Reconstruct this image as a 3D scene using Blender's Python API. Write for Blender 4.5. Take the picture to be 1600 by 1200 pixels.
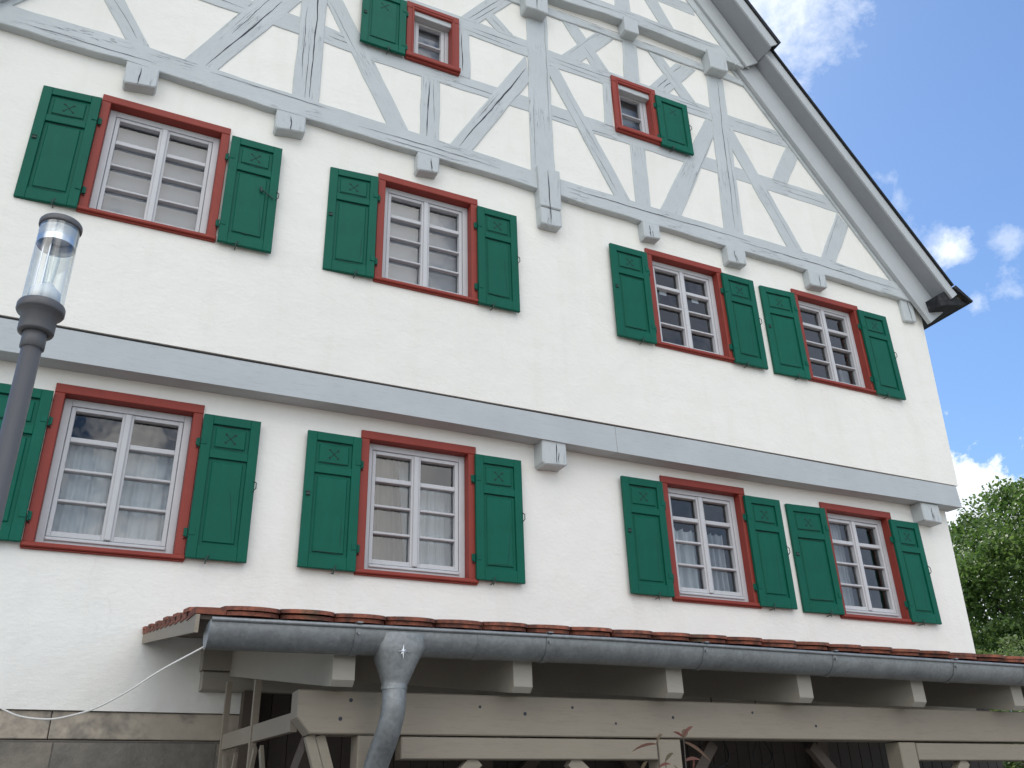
import bpy, math, random
import numpy as np
from mathutils import Vector, Matrix
from mathutils.geometry import tessellate_polygon
random.seed(7); rng = np.random.default_rng(7)
S = bpy.context.scene
C = S.collection
R = math.radians
for o in list(bpy.data.objects): bpy.data.objects.remove(o)

# ------------------------------------------------------------------ camera
cd = bpy.data.cameras.new('camera'); cam = bpy.data.objects.new('camera', cd); C.objects.link(cam)
rv = (0.90183781, -0.43113089, -0.02854315); uv = (-0.16924377, -0.41326041, 0.8947471); fv = (0.39754887, 0.80208602, 0.44566008)
cam.matrix_world = Matrix(((rv[0], uv[0], -fv[0], 0), (rv[1], uv[1], -fv[1], 0), (rv[2], uv[2], -fv[2], 1.6), (0, 0, 0, 1)))
cd.sensor_width = 36; cd.lens = 1393.186/1600*36; cd.clip_start = 0.05; cd.clip_end = 2000
S.camera = cam
S.view_settings.view_transform = 'Standard'; S.view_settings.look = 'None'
S.view_settings.gamma = 1; S.view_settings.exposure = 0.80

# ------------------------------------------------------------------ light
SUN = Vector((0.15, 0.52, 0.84)).normalized()
sd = bpy.data.lights.new('sun', 'SUN'); sd.energy = 3.2; sd.angle = R(0.55); sd.color = (1, 0.95, 0.87)
so = bpy.data.objects.new('sun', sd); C.objects.link(so); so.rotation_euler = SUN.to_track_quat('Z', 'Y').to_euler()
W = bpy.data.worlds.new('World'); S.world = W; W.use_nodes = True
N = W.node_tree.nodes; L = W.node_tree.links; N.clear()
def wn(t, **k):
    n = N.new(t)
    for a, b in k.items(): setattr(n, a, b)
    return n
def wm(op, a, b=None, c=None, clamp=False):
    n = N.new('ShaderNodeMath'); n.operation = op; n.use_clamp = clamp
    for i, v in enumerate((a, b, c)):
        if v is None: continue
        if isinstance(v, (int, float)): n.inputs[i].default_value = v
        else: L.new(v, n.inputs[i])
    return n.outputs[0]
sky = wn('ShaderNodeTexSky', sky_type='NISHITA', sun_disc=False)
sky.sun_elevation = math.asin(SUN.z); sky.sun_rotation = math.atan2(SUN.x, SUN.y)
sky.air_density = 1.0; sky.dust_density = 0.6; sky.ozone_density = 2.0; sky.altitude = 300
tc = wn('ShaderNodeTexCoord')
def wnoise(scale, detail, rough=0.6, dist=0.0):
    n = wn('ShaderNodeTexNoise'); n.inputs['Scale'].default_value = scale; n.inputs['Detail'].default_value = detail
    n.inputs['Roughness'].default_value = rough; n.inputs['Distortion'].default_value = dist
    L.new(tc.outputs['Generated'], n.inputs['Vector']); return n.outputs['Fac']
nA = wnoise(13.0, 10, 0.66, 0.25); nB = wnoise(2.2, 7, 0.6, 0.3)
def blob(d, rad, gain=1.0, thr=0.0, amp=6.0):
    d = Vector(d).normalized()
    n = wn('ShaderNodeVectorMath', operation='DISTANCE'); L.new(tc.outputs['Generated'], n.inputs[0]); n.inputs[1].default_value = d
    base = wm('SUBTRACT', 1.0, wm('DIVIDE', n.outputs['Value'], rad))          # 1 at the centre, 0 at rad
    base = wm('MULTIPLY', base, 1.1)
    v = wm('ADD', base, wm('MULTIPLY', wm('SUBTRACT', nA, 0.5), amp))
    return wm('MULTIPLY', wm('SUBTRACT', v, 0.25 + thr, clamp=True), gain, clamp=True)
blobs = [((.522,.441,.730), .082, 1.0, -.35, 3.2), ((.660,.478,.580), .030, .45, .1), ((.680,.478,.555), .026, .35, .1), ((.726,.467,.503), .022, 1.0, -.15, 4.5), ((.720,.476,.505), .030, .45, .15),
         ((.757,.429,.497), .022, .4, .2), ((.767,.452,.455), .024, .5, 0), ((.753,.480,.448), .020, .45, 0), ((.785,.585,.225), .085, 3.0, -.7, 5.0)]
mask = None
for b in blobs:
    m = blob(*b); mask = m if mask is None else wm('MAXIMUM', mask, m)
# unseen bright cloud added behind the camera to light the facade and window glass
sep = wn('ShaderNodeSeparateXYZ'); L.new(tc.outputs['Generated'], sep.inputs[0])
rear = wm('MULTIPLY', wm('SUBTRACT', -0.02, sep.outputs['Y']), 3.0, clamp=True)
rc = wm('MULTIPLY', wm('SUBTRACT', wm('ADD', nB, wm('MULTIPLY', wm('SUBTRACT', nA, .5), .35)), 0.40), 6.0, clamp=True)
left = wm('MULTIPLY', wm('SUBTRACT', -0.1, sep.outputs['X']), 3.0, clamp=True)
rc = wm('MULTIPLY', wm('MULTIPLY', rc, rear), wm('MAXIMUM', wm('MULTIPLY', wm('SUBTRACT', .52, sep.outputs['X']), 4.0, clamp=True), .22))
mask = wm('MAXIMUM', mask, rc)
mix = wn('ShaderNodeMixRGB'); L.new(mask, mix.inputs[0])
tint = wn('ShaderNodeMixRGB', blend_type='MULTIPLY'); tint.inputs[0].default_value = 1; tint.inputs[2].default_value = (.74, .88, 1.0, 1)
L.new(sky.outputs[0], tint.inputs[1]); L.new(tint.outputs[0], mix.inputs[1])
cc = wn('ShaderNodeMixRGB'); L.new(wm('MULTIPLY', rear, 1.0), cc.inputs[0])
cc.inputs[1].default_value = (6.3, 6.7, 7.2, 1); cc.inputs[2].default_value = (16.5, 16.3, 16.0, 1)
L.new(cc.outputs[0], mix.inputs[2])
bg = wn('ShaderNodeBackground'); bg.inputs['Strength'].default_value = 0.1
out = wn('ShaderNodeOutputWorld'); L.new(mix.outputs[0], bg.inputs[0]); L.new(bg.outputs[0], out.inputs[0])

# ------------------------------------------------------------------ materials
class NT:
    def __init__(s, name):
        s.m = bpy.data.materials.new(name); s.m.use_nodes = True
        s.t = s.m.node_tree; s.b = s.t.nodes['Principled BSDF']; s.o = s.t.nodes['Material Output']
        s.tc = s.t.nodes.new('ShaderNodeTexCoord')
    def n(s, t, **k):
        x = s.t.nodes.new(t)
        for a, b in k.items(): setattr(x, a, b)
        return x
    def l(s, a, b): s.t.links.new(a, b)
    def vec(s, scale=(1, 1, 1), src='Object'):
        mp = s.n('ShaderNodeMapping'); mp.inputs['Scale'].default_value = scale; s.l(s.tc.outputs[src], mp.inputs[0]); return mp.outputs[0]
    def noise(s, scale, detail=5, rough=.6, vec=None, dist=0):
        x = s.n('ShaderNodeTexNoise'); x.inputs['Scale'].default_value = scale; x.inputs['Detail'].default_value = detail
        x.inputs['Roughness'].default_value = rough; x.inputs['Distortion'].default_value = dist
        s.l(vec if vec else s.vec(), x.inputs['Vector']); return x.outputs['Fac']
    def ramp(s, fac, stops):
        x = s.n('ShaderNodeValToRGB'); e = x.color_ramp.elements
        while len(e) < len(stops): e.new(0.5)
        for i, (p, c) in enumerate(stops):
            e[i].position = p; e[i].color = (c, c, c, 1) if isinstance(c, (int, float)) else (*c, 1)
        s.l(fac, x.inputs[0]); return x.outputs[0]
    def mixc(s, f, a, b, mode='MIX'):
        x = s.n('ShaderNodeMixRGB', blend_type=mode)
        for i, v in enumerate((f, a, b)):
            if isinstance(v, (int, float)): x.inputs[i].default_value = v
            elif isinstance(v, tuple): x.inputs[i].default_value = (*v, 1)
            else: s.l(v, x.inputs[i])
        return x.outputs[0]
    def math(s, op, a, b=None, clamp=False):
        x = s.n('ShaderNodeMath', operation=op, use_clamp=clamp)
        for i, v in enumerate((a, b)):
            if v is None: continue
            if isinstance(v, (int, float)): x.inputs[i].default_value = v
            else: s.l(v, x.inputs[i])
        return x.outputs[0]
    def bump(s, h, strength=.3, dist=.01, nrm=None):
        x = s.n('ShaderNodeBump'); x.inputs['Strength'].default_value = strength; x.inputs['Distance'].default_value = dist
        s.l(h, x.inputs['Height'])
        if nrm: s.l(nrm, x.inputs['Normal'])
        return x.outputs[0]
    def set(s, col=None, rough=None, nrm=None, metal=None, **k):
        if col is not None:
            if isinstance(col, tuple): s.b.inputs['Base Color'].default_value = (*col, 1)
            else: s.l(col, s.b.inputs['Base Color'])
        if rough is not None:
            if isinstance(rough, (int, float)): s.b.inputs['Roughness'].default_value = rough
            else: s.l(rough, s.b.inputs['Roughness'])
        if nrm is not None: s.l(nrm, s.b.inputs['Normal'])
        if metal is not None: s.b.inputs['Metallic'].default_value = metal
        for a, b in k.items(): s.b.inputs[a.replace('_', ' ')].default_value = b
        return s.m

def plaster(name, base, streak=True):
    t = NT(name)
    big = t.noise(.45, 4, .55); mid = t.noise(2.4, 5, .6)
    c = t.mixc(t.ramp(big, [(.35, 0), (.68, 1)]), tuple(v*.955 for v in base), base)
    c = t.mixc(t.ramp(mid, [(.45, 0), (.75, .35)]), c, (base[0]*.95, base[1]*.955, base[2]*.93))
    stk = t.noise(2.2, 6, .6, t.vec((1.6, 1.6, .16)))
    c = t.mixc(t.ramp(stk, [(.52, 0), (.72, .22)]), c, (base[0]*.80, base[1]*.79, base[2]*.74))
    hv = t.n('ShaderNodeTexVoronoi', feature='DISTANCE_TO_EDGE'); hv.inputs['Scale'].default_value = .55
    wv = t.n('ShaderNodeVectorMath', operation='ADD'); nn = t.n('ShaderNodeTexNoise'); nn.inputs['Scale'].default_value = 1.6; nn.inputs['Detail'].default_value = 8; t.l(t.vec(), nn.inputs['Vector']); t.l(t.vec(), wv.inputs[0]); t.l(nn.outputs['Color'], wv.inputs[1]); t.l(wv.outputs[0], hv.inputs['Vector'])
    hc = t.math('MULTIPLY', t.ramp(hv.outputs['Distance'], [(0, 1), (.0035, 0)]), t.ramp(t.noise(.9, 2, .5), [(.58, 0), (.68, .16)]))
    c = t.mixc(hc, c, (.50, .48, .44))
    spots = t.noise(9, 3, .5)
    c = t.mixc(t.ramp(spots, [(.70, 0), (.80, .12)]), c, (.55, .54, .50))
    fine = t.noise(75, 4, .65); brush = t.noise(14, 6, .65, t.vec((1, 1, 2.2))); und = t.noise(3.0, 3, .5)
    n1 = t.bump(und, .3, .06); n2 = t.bump(brush, .36, .012, n1); n3 = t.bump(fine, .38, .003, n2)
    return t.set(c, .88, n3, Specular_IOR_Level=.25)
M = {}
M['plaster'] = plaster('lime_plaster', (.835, .826, .768))
M['plaster_low'] = plaster('lime_plaster_lower', (.845, .835, .785))

def timber(name, base, grain=1.0, crack=True, rough=.62):
    t = NT(name)
    v = t.vec((1.1, 9, 9)); g = t.noise(6, 8, .7, v); g2 = t.noise(22, 6, .7, t.vec((.8, 10, 10)))
    big = t.noise(1.3, 4, .6)
    c = t.mixc(t.ramp(big, [(.3, 0), (.7, 1)]), tuple(x*.93 for x in base), tuple(min(1, x*1.05) for x in base))
    c = t.mixc(t.ramp(g, [(.3, .45), (.48, 0)]), c, tuple(x*.72 for x in base))
    h = g
    if crack:
        k = t.noise(3.2, 4, .55, t.vec((.35, 7, 7)), .4)
        a = t.math('ABSOLUTE', t.math('SUBTRACT', k, .5))
        cm = t.ramp(a, [(0.0, 1), (.003, 1), (.008, 0)])
        gate = t.ramp(t.noise(1.7, 2, .5, t.vec((1, 1.5, 1.5))), [(.54, 0), (.62, 1)])
        cm2 = t.math('MULTIPLY', cm, gate)
        c = t.mixc(cm2, c, (.16, .175, .19))
        h = t.math('SUBTRACT', g, t.math('MULTIPLY', cm2, 1.4))
    n1 = t.bump(h, .55*grain, .010); n2 = t.bump(g2, .35*grain, .003, n1)
    return t.set(c, rough, n2, Specular_IOR_Level=.35)
M['timber'] = timber('grey_painted_oak', (.505, .545, .550))
M['fascia'] = timber('grey_fascia_paint', (.445, .480, .49), .35, False, .6)
M['verge'] = timber('grey_verge_paint', (.46, .49, .50), .4, False, .6)
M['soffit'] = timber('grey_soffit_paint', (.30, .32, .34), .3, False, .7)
M['pergola'] = timber('weathered_cream_wood', (.285, .245, .19), .5, False, .65)
M['rafter'] = timber('pale_rafter_wood', (.37, .34, .285), .5, False, .65)
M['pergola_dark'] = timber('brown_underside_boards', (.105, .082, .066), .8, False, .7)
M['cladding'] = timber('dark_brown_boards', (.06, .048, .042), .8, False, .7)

def paint(name, base, rough=.45, var=.12, grain=True, spec=.4):
    t = NT(name)
    big = t.noise(3, 4, .6); g = t.noise(18, 6, .7, t.vec((5, 5, .7)))
    c = t.mixc(t.ramp(big, [(.3, 0), (.7, 1)]), tuple(x*(1-var) for x in base), tuple(x*(1+var*.6) for x in base))
    c = t.mixc(t.ramp(g, [(.28, .35), (.42, 0)]), c, tuple(x*.7 for x in base))
    oi = t.n('ShaderNodeObjectInfo')
    c = t.mixc(t.math('MULTIPLY', oi.outputs['Random'], .40), c, tuple(x*.66 for x in base))
    wr = t.ramp(t.noise(38, 5, .7), [(.66, 0), (.74, .5)]); c = t.mixc(t.math('MULTIPLY', wr, t.ramp(t.noise(4, 3, .6), [(.5, 0), (.65, 1)])), c, tuple(x*1.5+.012 for x in base))
    dr = t.ramp(t.noise(5, 6, .65, t.vec((2.5, 2.5, .3))), [(.5, 0), (.75, .3)]); c = t.mixc(dr, c, tuple(x*.65+.003 for x in base))
    n = t.bump(g, .35, .003)
    return t.set(c, rough, n, Specular_IOR_Level=spec)
M['green'] = paint('shutter_green_paint', (.0025, .108, .070), .5, spec=.16)
M['red'] = paint('oxide_red_paint', (.285, .048, .034), .5, spec=.25)
M['frame'] = paint('pale_grey_window_paint', (.55, .56, .575), .4, .05)
M['iron'] = paint('dark_green_iron', (.012, .045, .035), .4)
M['black'] = NT('black_iron_and_gap_shade').set((.015, .016, .018), .5)
M['void'] = NT('dark_groove').set((.010, .028, .024), .9)
M['crack'] = NT('timber_crack').set((.045, .05, .06), .95)

def zinc():
    t = NT('galvanised_zinc')
    a = t.noise(9, 6, .65); b = t.n('ShaderNodeTexVoronoi'); b.inputs['Scale'].default_value = 60; t.l(t.vec(), b.inputs['Vector'])
    c = t.mixc(t.ramp(a, [(.3, 0), (.7, 1)]), (.23, .24, .242), (.31, .325, .328))
    bw = t.n('ShaderNodeRGBToBW'); t.l(b.outputs['Color'], bw.inputs[0]); c = t.mixc(.18, c, bw.outputs[0], 'SOFT_LIGHT')
    c = t.mixc(t.ramp(t.noise(3, 4, .6, t.vec((1, 1, 5))), [(.58, 0), (.78, .4)]), c, (.17, .18, .185))
    return t.set(c, t.ramp(a, [(.3, .42), (.7, .60)]), t.bump(a, .15, .004), metal=.6)
M['zinc'] = zinc()
def tile_mat(name, base, dark):
    t = NT(name)
    oi = t.n('ShaderNodeNewGeometry')
    rnd = t.n('ShaderNodeTexWhiteNoise', noise_dimensions='1D'); t.l(oi.outputs['Random Per Island'], rnd.inputs['W'])
    a = t.noise(14, 7, .7); m = t.noise(5, 6, .65)
    c = t.mixc(rnd.outputs['Value'], tuple(x*.7 for x in base), tuple(x*1.2 for x in base))
    c = t.mixc(t.ramp(a, [(.42, .8), (.6, 0)]), c, dark)
    c = t.mixc(t.ramp(m, [(.60, 0), (.72, .55)]), c, (.16, .15, .09))
    return t.set(c, .85, t.bump(a, .4, .006), Specular_IOR_Level=.2)
M['tile'] = tile_mat('clay_roof_tile', (.33, .115, .072), (.085, .05, .042))
M['roof_dark'] = tile_mat('dark_roof_tile', (.035, .038, .042), (.015, .016, .018))
def stone():
    t = NT('sandstone_blocks')
    br = t.n('ShaderNodeTexBrick'); br.offset = .5
    mp = t.n('ShaderNodeMapping'); mp.inputs['Rotation'].default_value = (R(90), 0, 0); t.l(t.tc.outputs['Object'], mp.inputs[0]); t.l(mp.outputs[0], br.inputs['Vector'])
    br.inputs['Scale'].default_value = 1; br.inputs['Brick Width'].default_value = 1.15; br.inputs['Row Height'].default_value = .42; br.inputs['Mortar Size'].default_value = .006
    br.inputs['Color1'].default_value = (.31, .26, .20, 1); br.inputs['Color2'].default_value = (.20, .185, .16, 1); br.inputs['Mortar'].default_value = (.10, .09, .08, 1)
    a = t.noise(4, 7, .7); b = t.noise(25, 6, .7)
    c = t.mixc(t.ramp(a, [(.38, .75), (.6, 0)]), br.outputs['Color'], (.12, .115, .10))
    c = t.mixc(t.ramp(b, [(.5, 0), (.75, .3)]), c, (.36, .31, .26))
    return t.set(c, .9, t.bump(b, .6, .01, t.bump(a, .4, .03)))
M['stone'] = stone()
M['stone_top'] = None
def stone2():
    t = NT('sandstone_course'); a = t.noise(3, 6, .65); b = t.noise(30, 6, .7)
    c = t.mixc(t.ramp(a, [(.35, 0), (.65, 1)]), (.37, .32, .255), (.48, .42, .34))
    c = t.mixc(t.ramp(t.noise(1.4, 5, .7), [(.5, 0), (.62, .8)]), c, (.145, .135, .12))
    return t.set(c, .9, t.bump(b, .5, .006))
M['stone_top'] = stone2()
def glass():
    t = NT('window_glass'); t.t.nodes.remove(t.b)
    tr = t.n('ShaderNodeBsdfTransparent'); gl = t.n('ShaderNodeBsdfGlossy'); gl.inputs['Roughness'].default_value = .01
    tr.inputs['Color'].default_value = (.82, .86, .88, 1); gl.inputs['Color'].default_value = (1, 1, 1, 1)
    nb = t.bump(t.noise(3.5, 2, .5), .12, .02); t.l(nb, gl.inputs['Normal'])
    fr = t.n('ShaderNodeFresnel'); fr.inputs['IOR'].default_value = 1.5; t.l(nb, fr.inputs['Normal'])
    f = t.math('MULTIPLY', fr.outputs[0], 1.7, clamp=True)      # double glazing: four reflecting faces
    mx = t.n('ShaderNodeMixShader'); t.l(f, mx.inputs[0]); t.l(tr.outputs[0], mx.inputs[1]); t.l(gl.outputs[0], mx.inputs[2]); t.l(mx.outputs[0], t.o.inputs[0])
    return t.m
M['glass'] = glass()
def lampglass():
    t = NT('lamp_glass'); t.t.nodes.remove(t.b)
    tr = t.n('ShaderNodeBsdfTransparent'); gl = t.n('ShaderNodeBsdfGlossy'); gl.inputs['Roughness'].default_value = .03
    tr.inputs['Color'].default_value = (.93, .96, .96, 1)
    lw = t.n('ShaderNodeLayerWeight'); lw.inputs['Blend'].default_value = .35
    f = t.math('ADD', t.math('MULTIPLY', lw.outputs['Facing'], .5), .05)
    mx = t.n('ShaderNodeMixShader'); t.l(f, mx.inputs[0]); t.l(tr.outputs[0], mx.inputs[1]); t.l(gl.outputs[0], mx.inputs[2]); t.l(mx.outputs[0], t.o.inputs[0])
    return t.m
M['lampglass'] = lampglass()
def cloth(name, col, trans, sheer):
    t = NT(name); t.t.nodes.remove(t.b)
    d = t.n('ShaderNodeBsdfDiffuse'); d.inputs[0].default_value = (*col, 1)
    tl = t.n('ShaderNodeBsdfTranslucent'); tl.inputs[0].default_value = (*col, 1)
    tr = t.n('ShaderNodeBsdfTransparent')
    m1 = t.n('ShaderNodeMixShader'); m1.inputs[0].default_value = trans; t.l(d.outputs[0], m1.inputs[1]); t.l(tl.outputs[0], m1.inputs[2])
    m2 = t.n('ShaderNodeMixShader'); m2.inputs[0].default_value = sheer; t.l(m1.outputs[0], m2.inputs[1]); t.l(tr.outputs[0], m2.inputs[2]); t.l(m2.outputs[0], t.o.inputs[0])
    return t.m
M['sheer'] = cloth('sheer_white_cloth', (.88, .90, .90), .2, .10)
M['sheer2'] = cloth('thin_white_net', (.80, .81, .82), .2, .28)
M['beige'] = cloth('beige_drape_cloth', (.22, .19, .165), .1, 0)
M['blind'] = cloth('pale_grey_blind_cloth', (.47, .465, .49), .1, 0)
M['room'] = NT('room_wall_paint').set((.26, .25, .245), .9)
M['paper'] = NT('paper').set((.75, .76, .78), .8)
M['lampgrey'] = paint('grey_powder_coat', (.125, .125, .130), .45, .05)
M['chrome'] = NT('polished_reflector').set((.80, .82, .84), .32, metal=.9)
M['white_plastic'] = NT('white_plastic').set((.75, .78, .80), .4)
M['cable'] = NT('white_cable_sheath').set((.62, .60, .55), .5)
def ground():
    t = NT('cobble_paving'); b = t.n('ShaderNodeTexVoronoi', feature='DISTANCE_TO_EDGE'); b.inputs['Scale'].default_value = 7; t.l(t.vec(), b.inputs['Vector'])
    c = t.mixc(t.ramp(b.outputs['Distance'], [(.02, 0), (.07, 1)]), (.10, .09, .075), (.20, .19, .175))
    c = t.mixc(t.ramp(t.noise(.8, 5, .6), [(.4, 0), (.7, .4)]), c, (.18, .17, .15))
    return t.set(c, .85, t.bump(b.outputs['Distance'], .5, .03))
M['ground'] = ground()
def leafm(name, c1, c2, c3):
    t = NT(name); oi = t.n('ShaderNodeNewGeometry')
    rnd = t.n('ShaderNodeTexWhiteNoise', noise_dimensions='1D'); t.l(oi.outputs['Random Per Island'], rnd.inputs['W'])
    c = t.mixc(rnd.outputs['Value'], c1, c2)
    c = t.mixc(t.ramp(t.noise(.7, 3, .6), [(.45, 0), (.65, .6)]), c, c3)
    t.set(c, .55)
    tl = t.n('ShaderNodeBsdfTranslucent'); t.l(c, tl.inputs[0])
    mx = t.n('ShaderNodeMixShader'); mx.inputs[0].default_value = .42; t.l(t.b.outputs[0], mx.inputs[1]); t.l(tl.outputs[0], mx.inputs[2]); t.l(mx.outputs[0], t.o.inputs[0])
    return t.m
M['leaf'] = leafm('broad_leaf', (.055, .115, .022), (.150, .235, .055), (.09, .18, .033))
M['leaf2'] = leafm('light_leaf', (.075, .120, .035), (.15, .21, .07), (.11, .17, .05))
M['leafred'] = leafm('reddish_leaf', (.22, .075, .060), (.15, .13, .075), (.24, .11, .075))
M['bark'] = timber('bark', (.10, .085, .07), 1.5, False, .9)

# ------------------------------------------------------------------ mesh helpers
class MB:
    def __init__(s): s.v = []; s.f = []; s.m = []; s.sm = []
    def add(s, vs, fs, mi=0, smooth=False):
        o = len(s.v); s.v += [tuple(map(float, v)) for v in vs]
        for f in fs: s.f.append(tuple(o+i for i in f)); s.m.append(mi); s.sm.append(smooth)
    def box(s, x0, x1, y0, y1, z0, z1, mi=0):
        s.add([(x0,y0,z0),(x1,y0,z0),(x1,y1,z0),(x0,y1,z0),(x0,y0,z1),(x1,y0,z1),(x1,y1,z1),(x0,y1,z1)],
              [(3,2,1,0),(4,5,6,7),(0,1,5,4),(1,2,6,5),(2,3,7,6),(3,0,4,7)], mi)
    def bbox(s, x0, x1, y0, y1, z0, z1, b=.004, mi=0):
        # box with a chamfer round its front face
        v = [(x0,y1,z0),(x1,y1,z0),(x1,y1,z1),(x0,y1,z1),(x0,y0+b,z0),(x1,y0+b,z0),(x1,y0+b,z1),(x0,y0+b,z1),
             (x0+b,y0,z0+b),(x1-b,y0,z0+b),(x1-b,y0,z1-b),(x0+b,y0,z1-b)]
        f = [(3,2,1,0),(8,9,10,11)]
        for i in range(4):
            j = (i+1) % 4; f += [(i, j, 4+j, 4+i), (4+i, 4+j, 8+j, 8+i)]
        s.add(v, f, mi)
    def prism(s, pts, y0, y1, b=0, mi=0):
        """polygon in x,z (counter-clockwise seen from -y) from y0 (front) to y1"""
        n = len(pts); cx = sum(p[0] for p in pts)/n; cz = sum(p[1] for p in pts)/n
        rings = []
        if b:
            ins = []
            for i in range(n):
                p0, p1, p2 = Vector(pts[i-1]), Vector(pts[i]), Vector(pts[(i+1) % n])
                d1 = (p1-p0).normalized(); d2 = (p2-p1).normalized()
                n1 = Vector((-d1.y, d1.x)); n2 = Vector((-d2.y, d2.x)); q = n1+n2
                q = q/max(.4, (1+n1.dot(n2))) if q.length > 1e-6 else n1
                ins.append(p1+q*b)
            rings = [[(p[0], y0, p[1]) for p in ins], [(p[0], y0+b, p[1]) for p in pts], [(p[0], y1, p[1]) for p in pts]]
        else: rings = [[(p[0], y0, p[1]) for p in pts], [(p[0], y1, p[1]) for p in pts]]
        v = [q for r in rings for q in r]; f = [tuple(range(n)), tuple(reversed(range(len(v)-n, len(v))))]
        for k in range(len(rings)-1):
            for i in range(n):
                j = (i+1) % n; f.append((k*n+j, k*n+i, (k+1)*n+i, (k+1)*n+j))
        s.add(v, f, mi)
    def tube(s, path, r, n=12, mi=0, caps=True):
        path = [Vector(p) for p in path]; rs = r if isinstance(r, (list, tuple)) else [r]*len(path)
        rings = []; up = None
        for i, p in enumerate(path):
            t = (path[min(i+1, len(path)-1)]-path[max(i-1, 0)]).normalized()
            if up is None: up = t.orthogonal().normalized()
            up = (up-t*up.dot(t)).normalized(); w = t.cross(up)
            rings.append([p+(up*math.cos(a)+w*math.sin(a))*rs[i] for a in [2*math.pi*k/n for k in range(n)]])
        v = [q for rr in rings for q in rr]; f = []
        for k in range(len(rings)-1):
            for i in range(n):
                j = (i+1) % n; f.append((k*n+i, k*n+j, (k+1)*n+j, (k+1)*n+i))
        s.add(v, f, mi, True)
        if caps:
            s.add(rings[0], [tuple(reversed(range(n)))], mi); s.add(rings[-1], [tuple(range(n))], mi)
    def lathe(s, prof, cx, cy, n=32, mi=0):
        v = []; f = []
        for r, z in prof: v += [(cx+r*math.cos(2*math.pi*k/n), cy+r*math.sin(2*math.pi*k/n), z) for k in range(n)]
        for k in range(len(prof)-1):
            for i in range(n):
                j = (i+1) % n; f.append((k*n+i, k*n+j, (k+1)*n+j, (k+1)*n+i))
        s.add(v, f, mi, True)
    def sheet(s, outer, holes, y, mi=0):
        polys = [[Vector((p[0], p[1], 0)) for p in outer]]+[[Vector((p[0], p[1], 0)) for p in h] for h in holes]
        tri = tessellate_polygon(polys); flat = [p for q in polys for p in q]
        fs = []
        for a, b, c in tri:
            A, B, D = flat[a], flat[b], flat[c]
            cr = (B.x-A.x)*(D.y-A.y)-(B.y-A.y)*(D.x-A.x)
            fs.append((a, b, c) if cr > 0 else (a, c, b))
        s.add([(p.x, y, p.y) for p in flat], fs, mi)
def mobj(name, mb, mats, parent=None, origin=None, rot_y=0, label=None, autosmooth=False):
    me = bpy.data.meshes.new(name)
    o = bpy.data.objects.new(name, me); C.objects.link(o)
    org = Vector(origin) if origin else Vector((0, 0, 0))
    mt = Matrix.Translation(org) @ Matrix.Rotation(rot_y, 4, 'Y'); inv = mt.inverted()
    me.from_pydata([tuple(inv @ Vector(v)) for v in mb.v], [], mb.f)
    for m in (mats if isinstance(mats, (list, tuple)) else [mats]): me.materials.append(m)
    me.polygons.foreach_set('material_index', mb.m); me.polygons.foreach_set('use_smooth', mb.sm)
    me.update()
    if parent is not None:
        o.parent = parent; base = WORLD[parent.name].inverted() @ mt
    else: base = mt
    o.matrix_basis = base; WORLD[o.name] = mt
    if label: o['label'] = label
    return o
WORLD = {}
def thing(name, loc, label, cat, group=None):
    o = bpy.data.objects.new(name, None); C.objects.link(o); o.location = loc; o.empty_display_size = .2
    WORLD[o.name] = Matrix.Translation(Vector(loc)); o['label'] = label; o['category'] = cat
    if group: o['group'] = group
    return o
def tag(o, label, cat, group=None):
    o['label'] = label; o['category'] = cat
    if group: o['group'] = group
    return o

# ------------------------------------------------------------------ ground
g = MB(); g.add([(-300,-300,0),(300,-300,0),(300,300,0),(-300,300,0)], [(0,1,2,3)])
mobj('ground', g, M['ground'])['kind'] = 'structure'

# ------------------------------------------------------------------ the house
CX = 4.2
house = thing('timber_framed_house', (CX, 7.5, 0), 'white half-timbered gabled house with green shutters and red window surrounds', 'house')
def part(name, mb, mat, label=None, **k): return mobj(name, mb, mat, house, (CX, 7.5, 0) if 'origin' not in k else k.pop('origin'), label=label, **k)
YU, YL, YG, YG2 = 7.50, 7.71, 7.440, 7.318
UP = {'A': (-.609, .595, 6.682, 8.084), 'B': (2.169, 3.341, 6.643, 8.042), 'C': (5.613, 6.78, 6.625, 8.009), 'D': (7.948, 9.133, 6.617, 7.998)}
LO = {'E': (-.474, .729, 3.647, 5.074), 'F': (2.185, 3.377, 3.665, 5.073), 'G': (5.619, 6.784, 3.679, 5.076), 'H': (7.943, 9.105, 3.648, 5.049)}
GA = {'J': (2.403, 3.089, 9.788, 10.745), 'K': (5.32, 6.028, 9.739, 10.721)}
def rect(a, g=.03): return [(a[0]+g, a[2]+g), (a[1]-g, a[2]+g), (a[1]-g, a[3]-g), (a[0]+g, a[3]-g)]
def reveals(mb, hs, y0, y1):
    for h in hs:
        for i in range(4):
            p, q = h[i], h[(i+1) % 4]; mb.add([(p[0],y0,p[1]),(q[0],y0,q[1]),(q[0],y1,q[1]),(p[0],y1,p[1])], [(0,1,2,3)])
YB = 20.0
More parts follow.
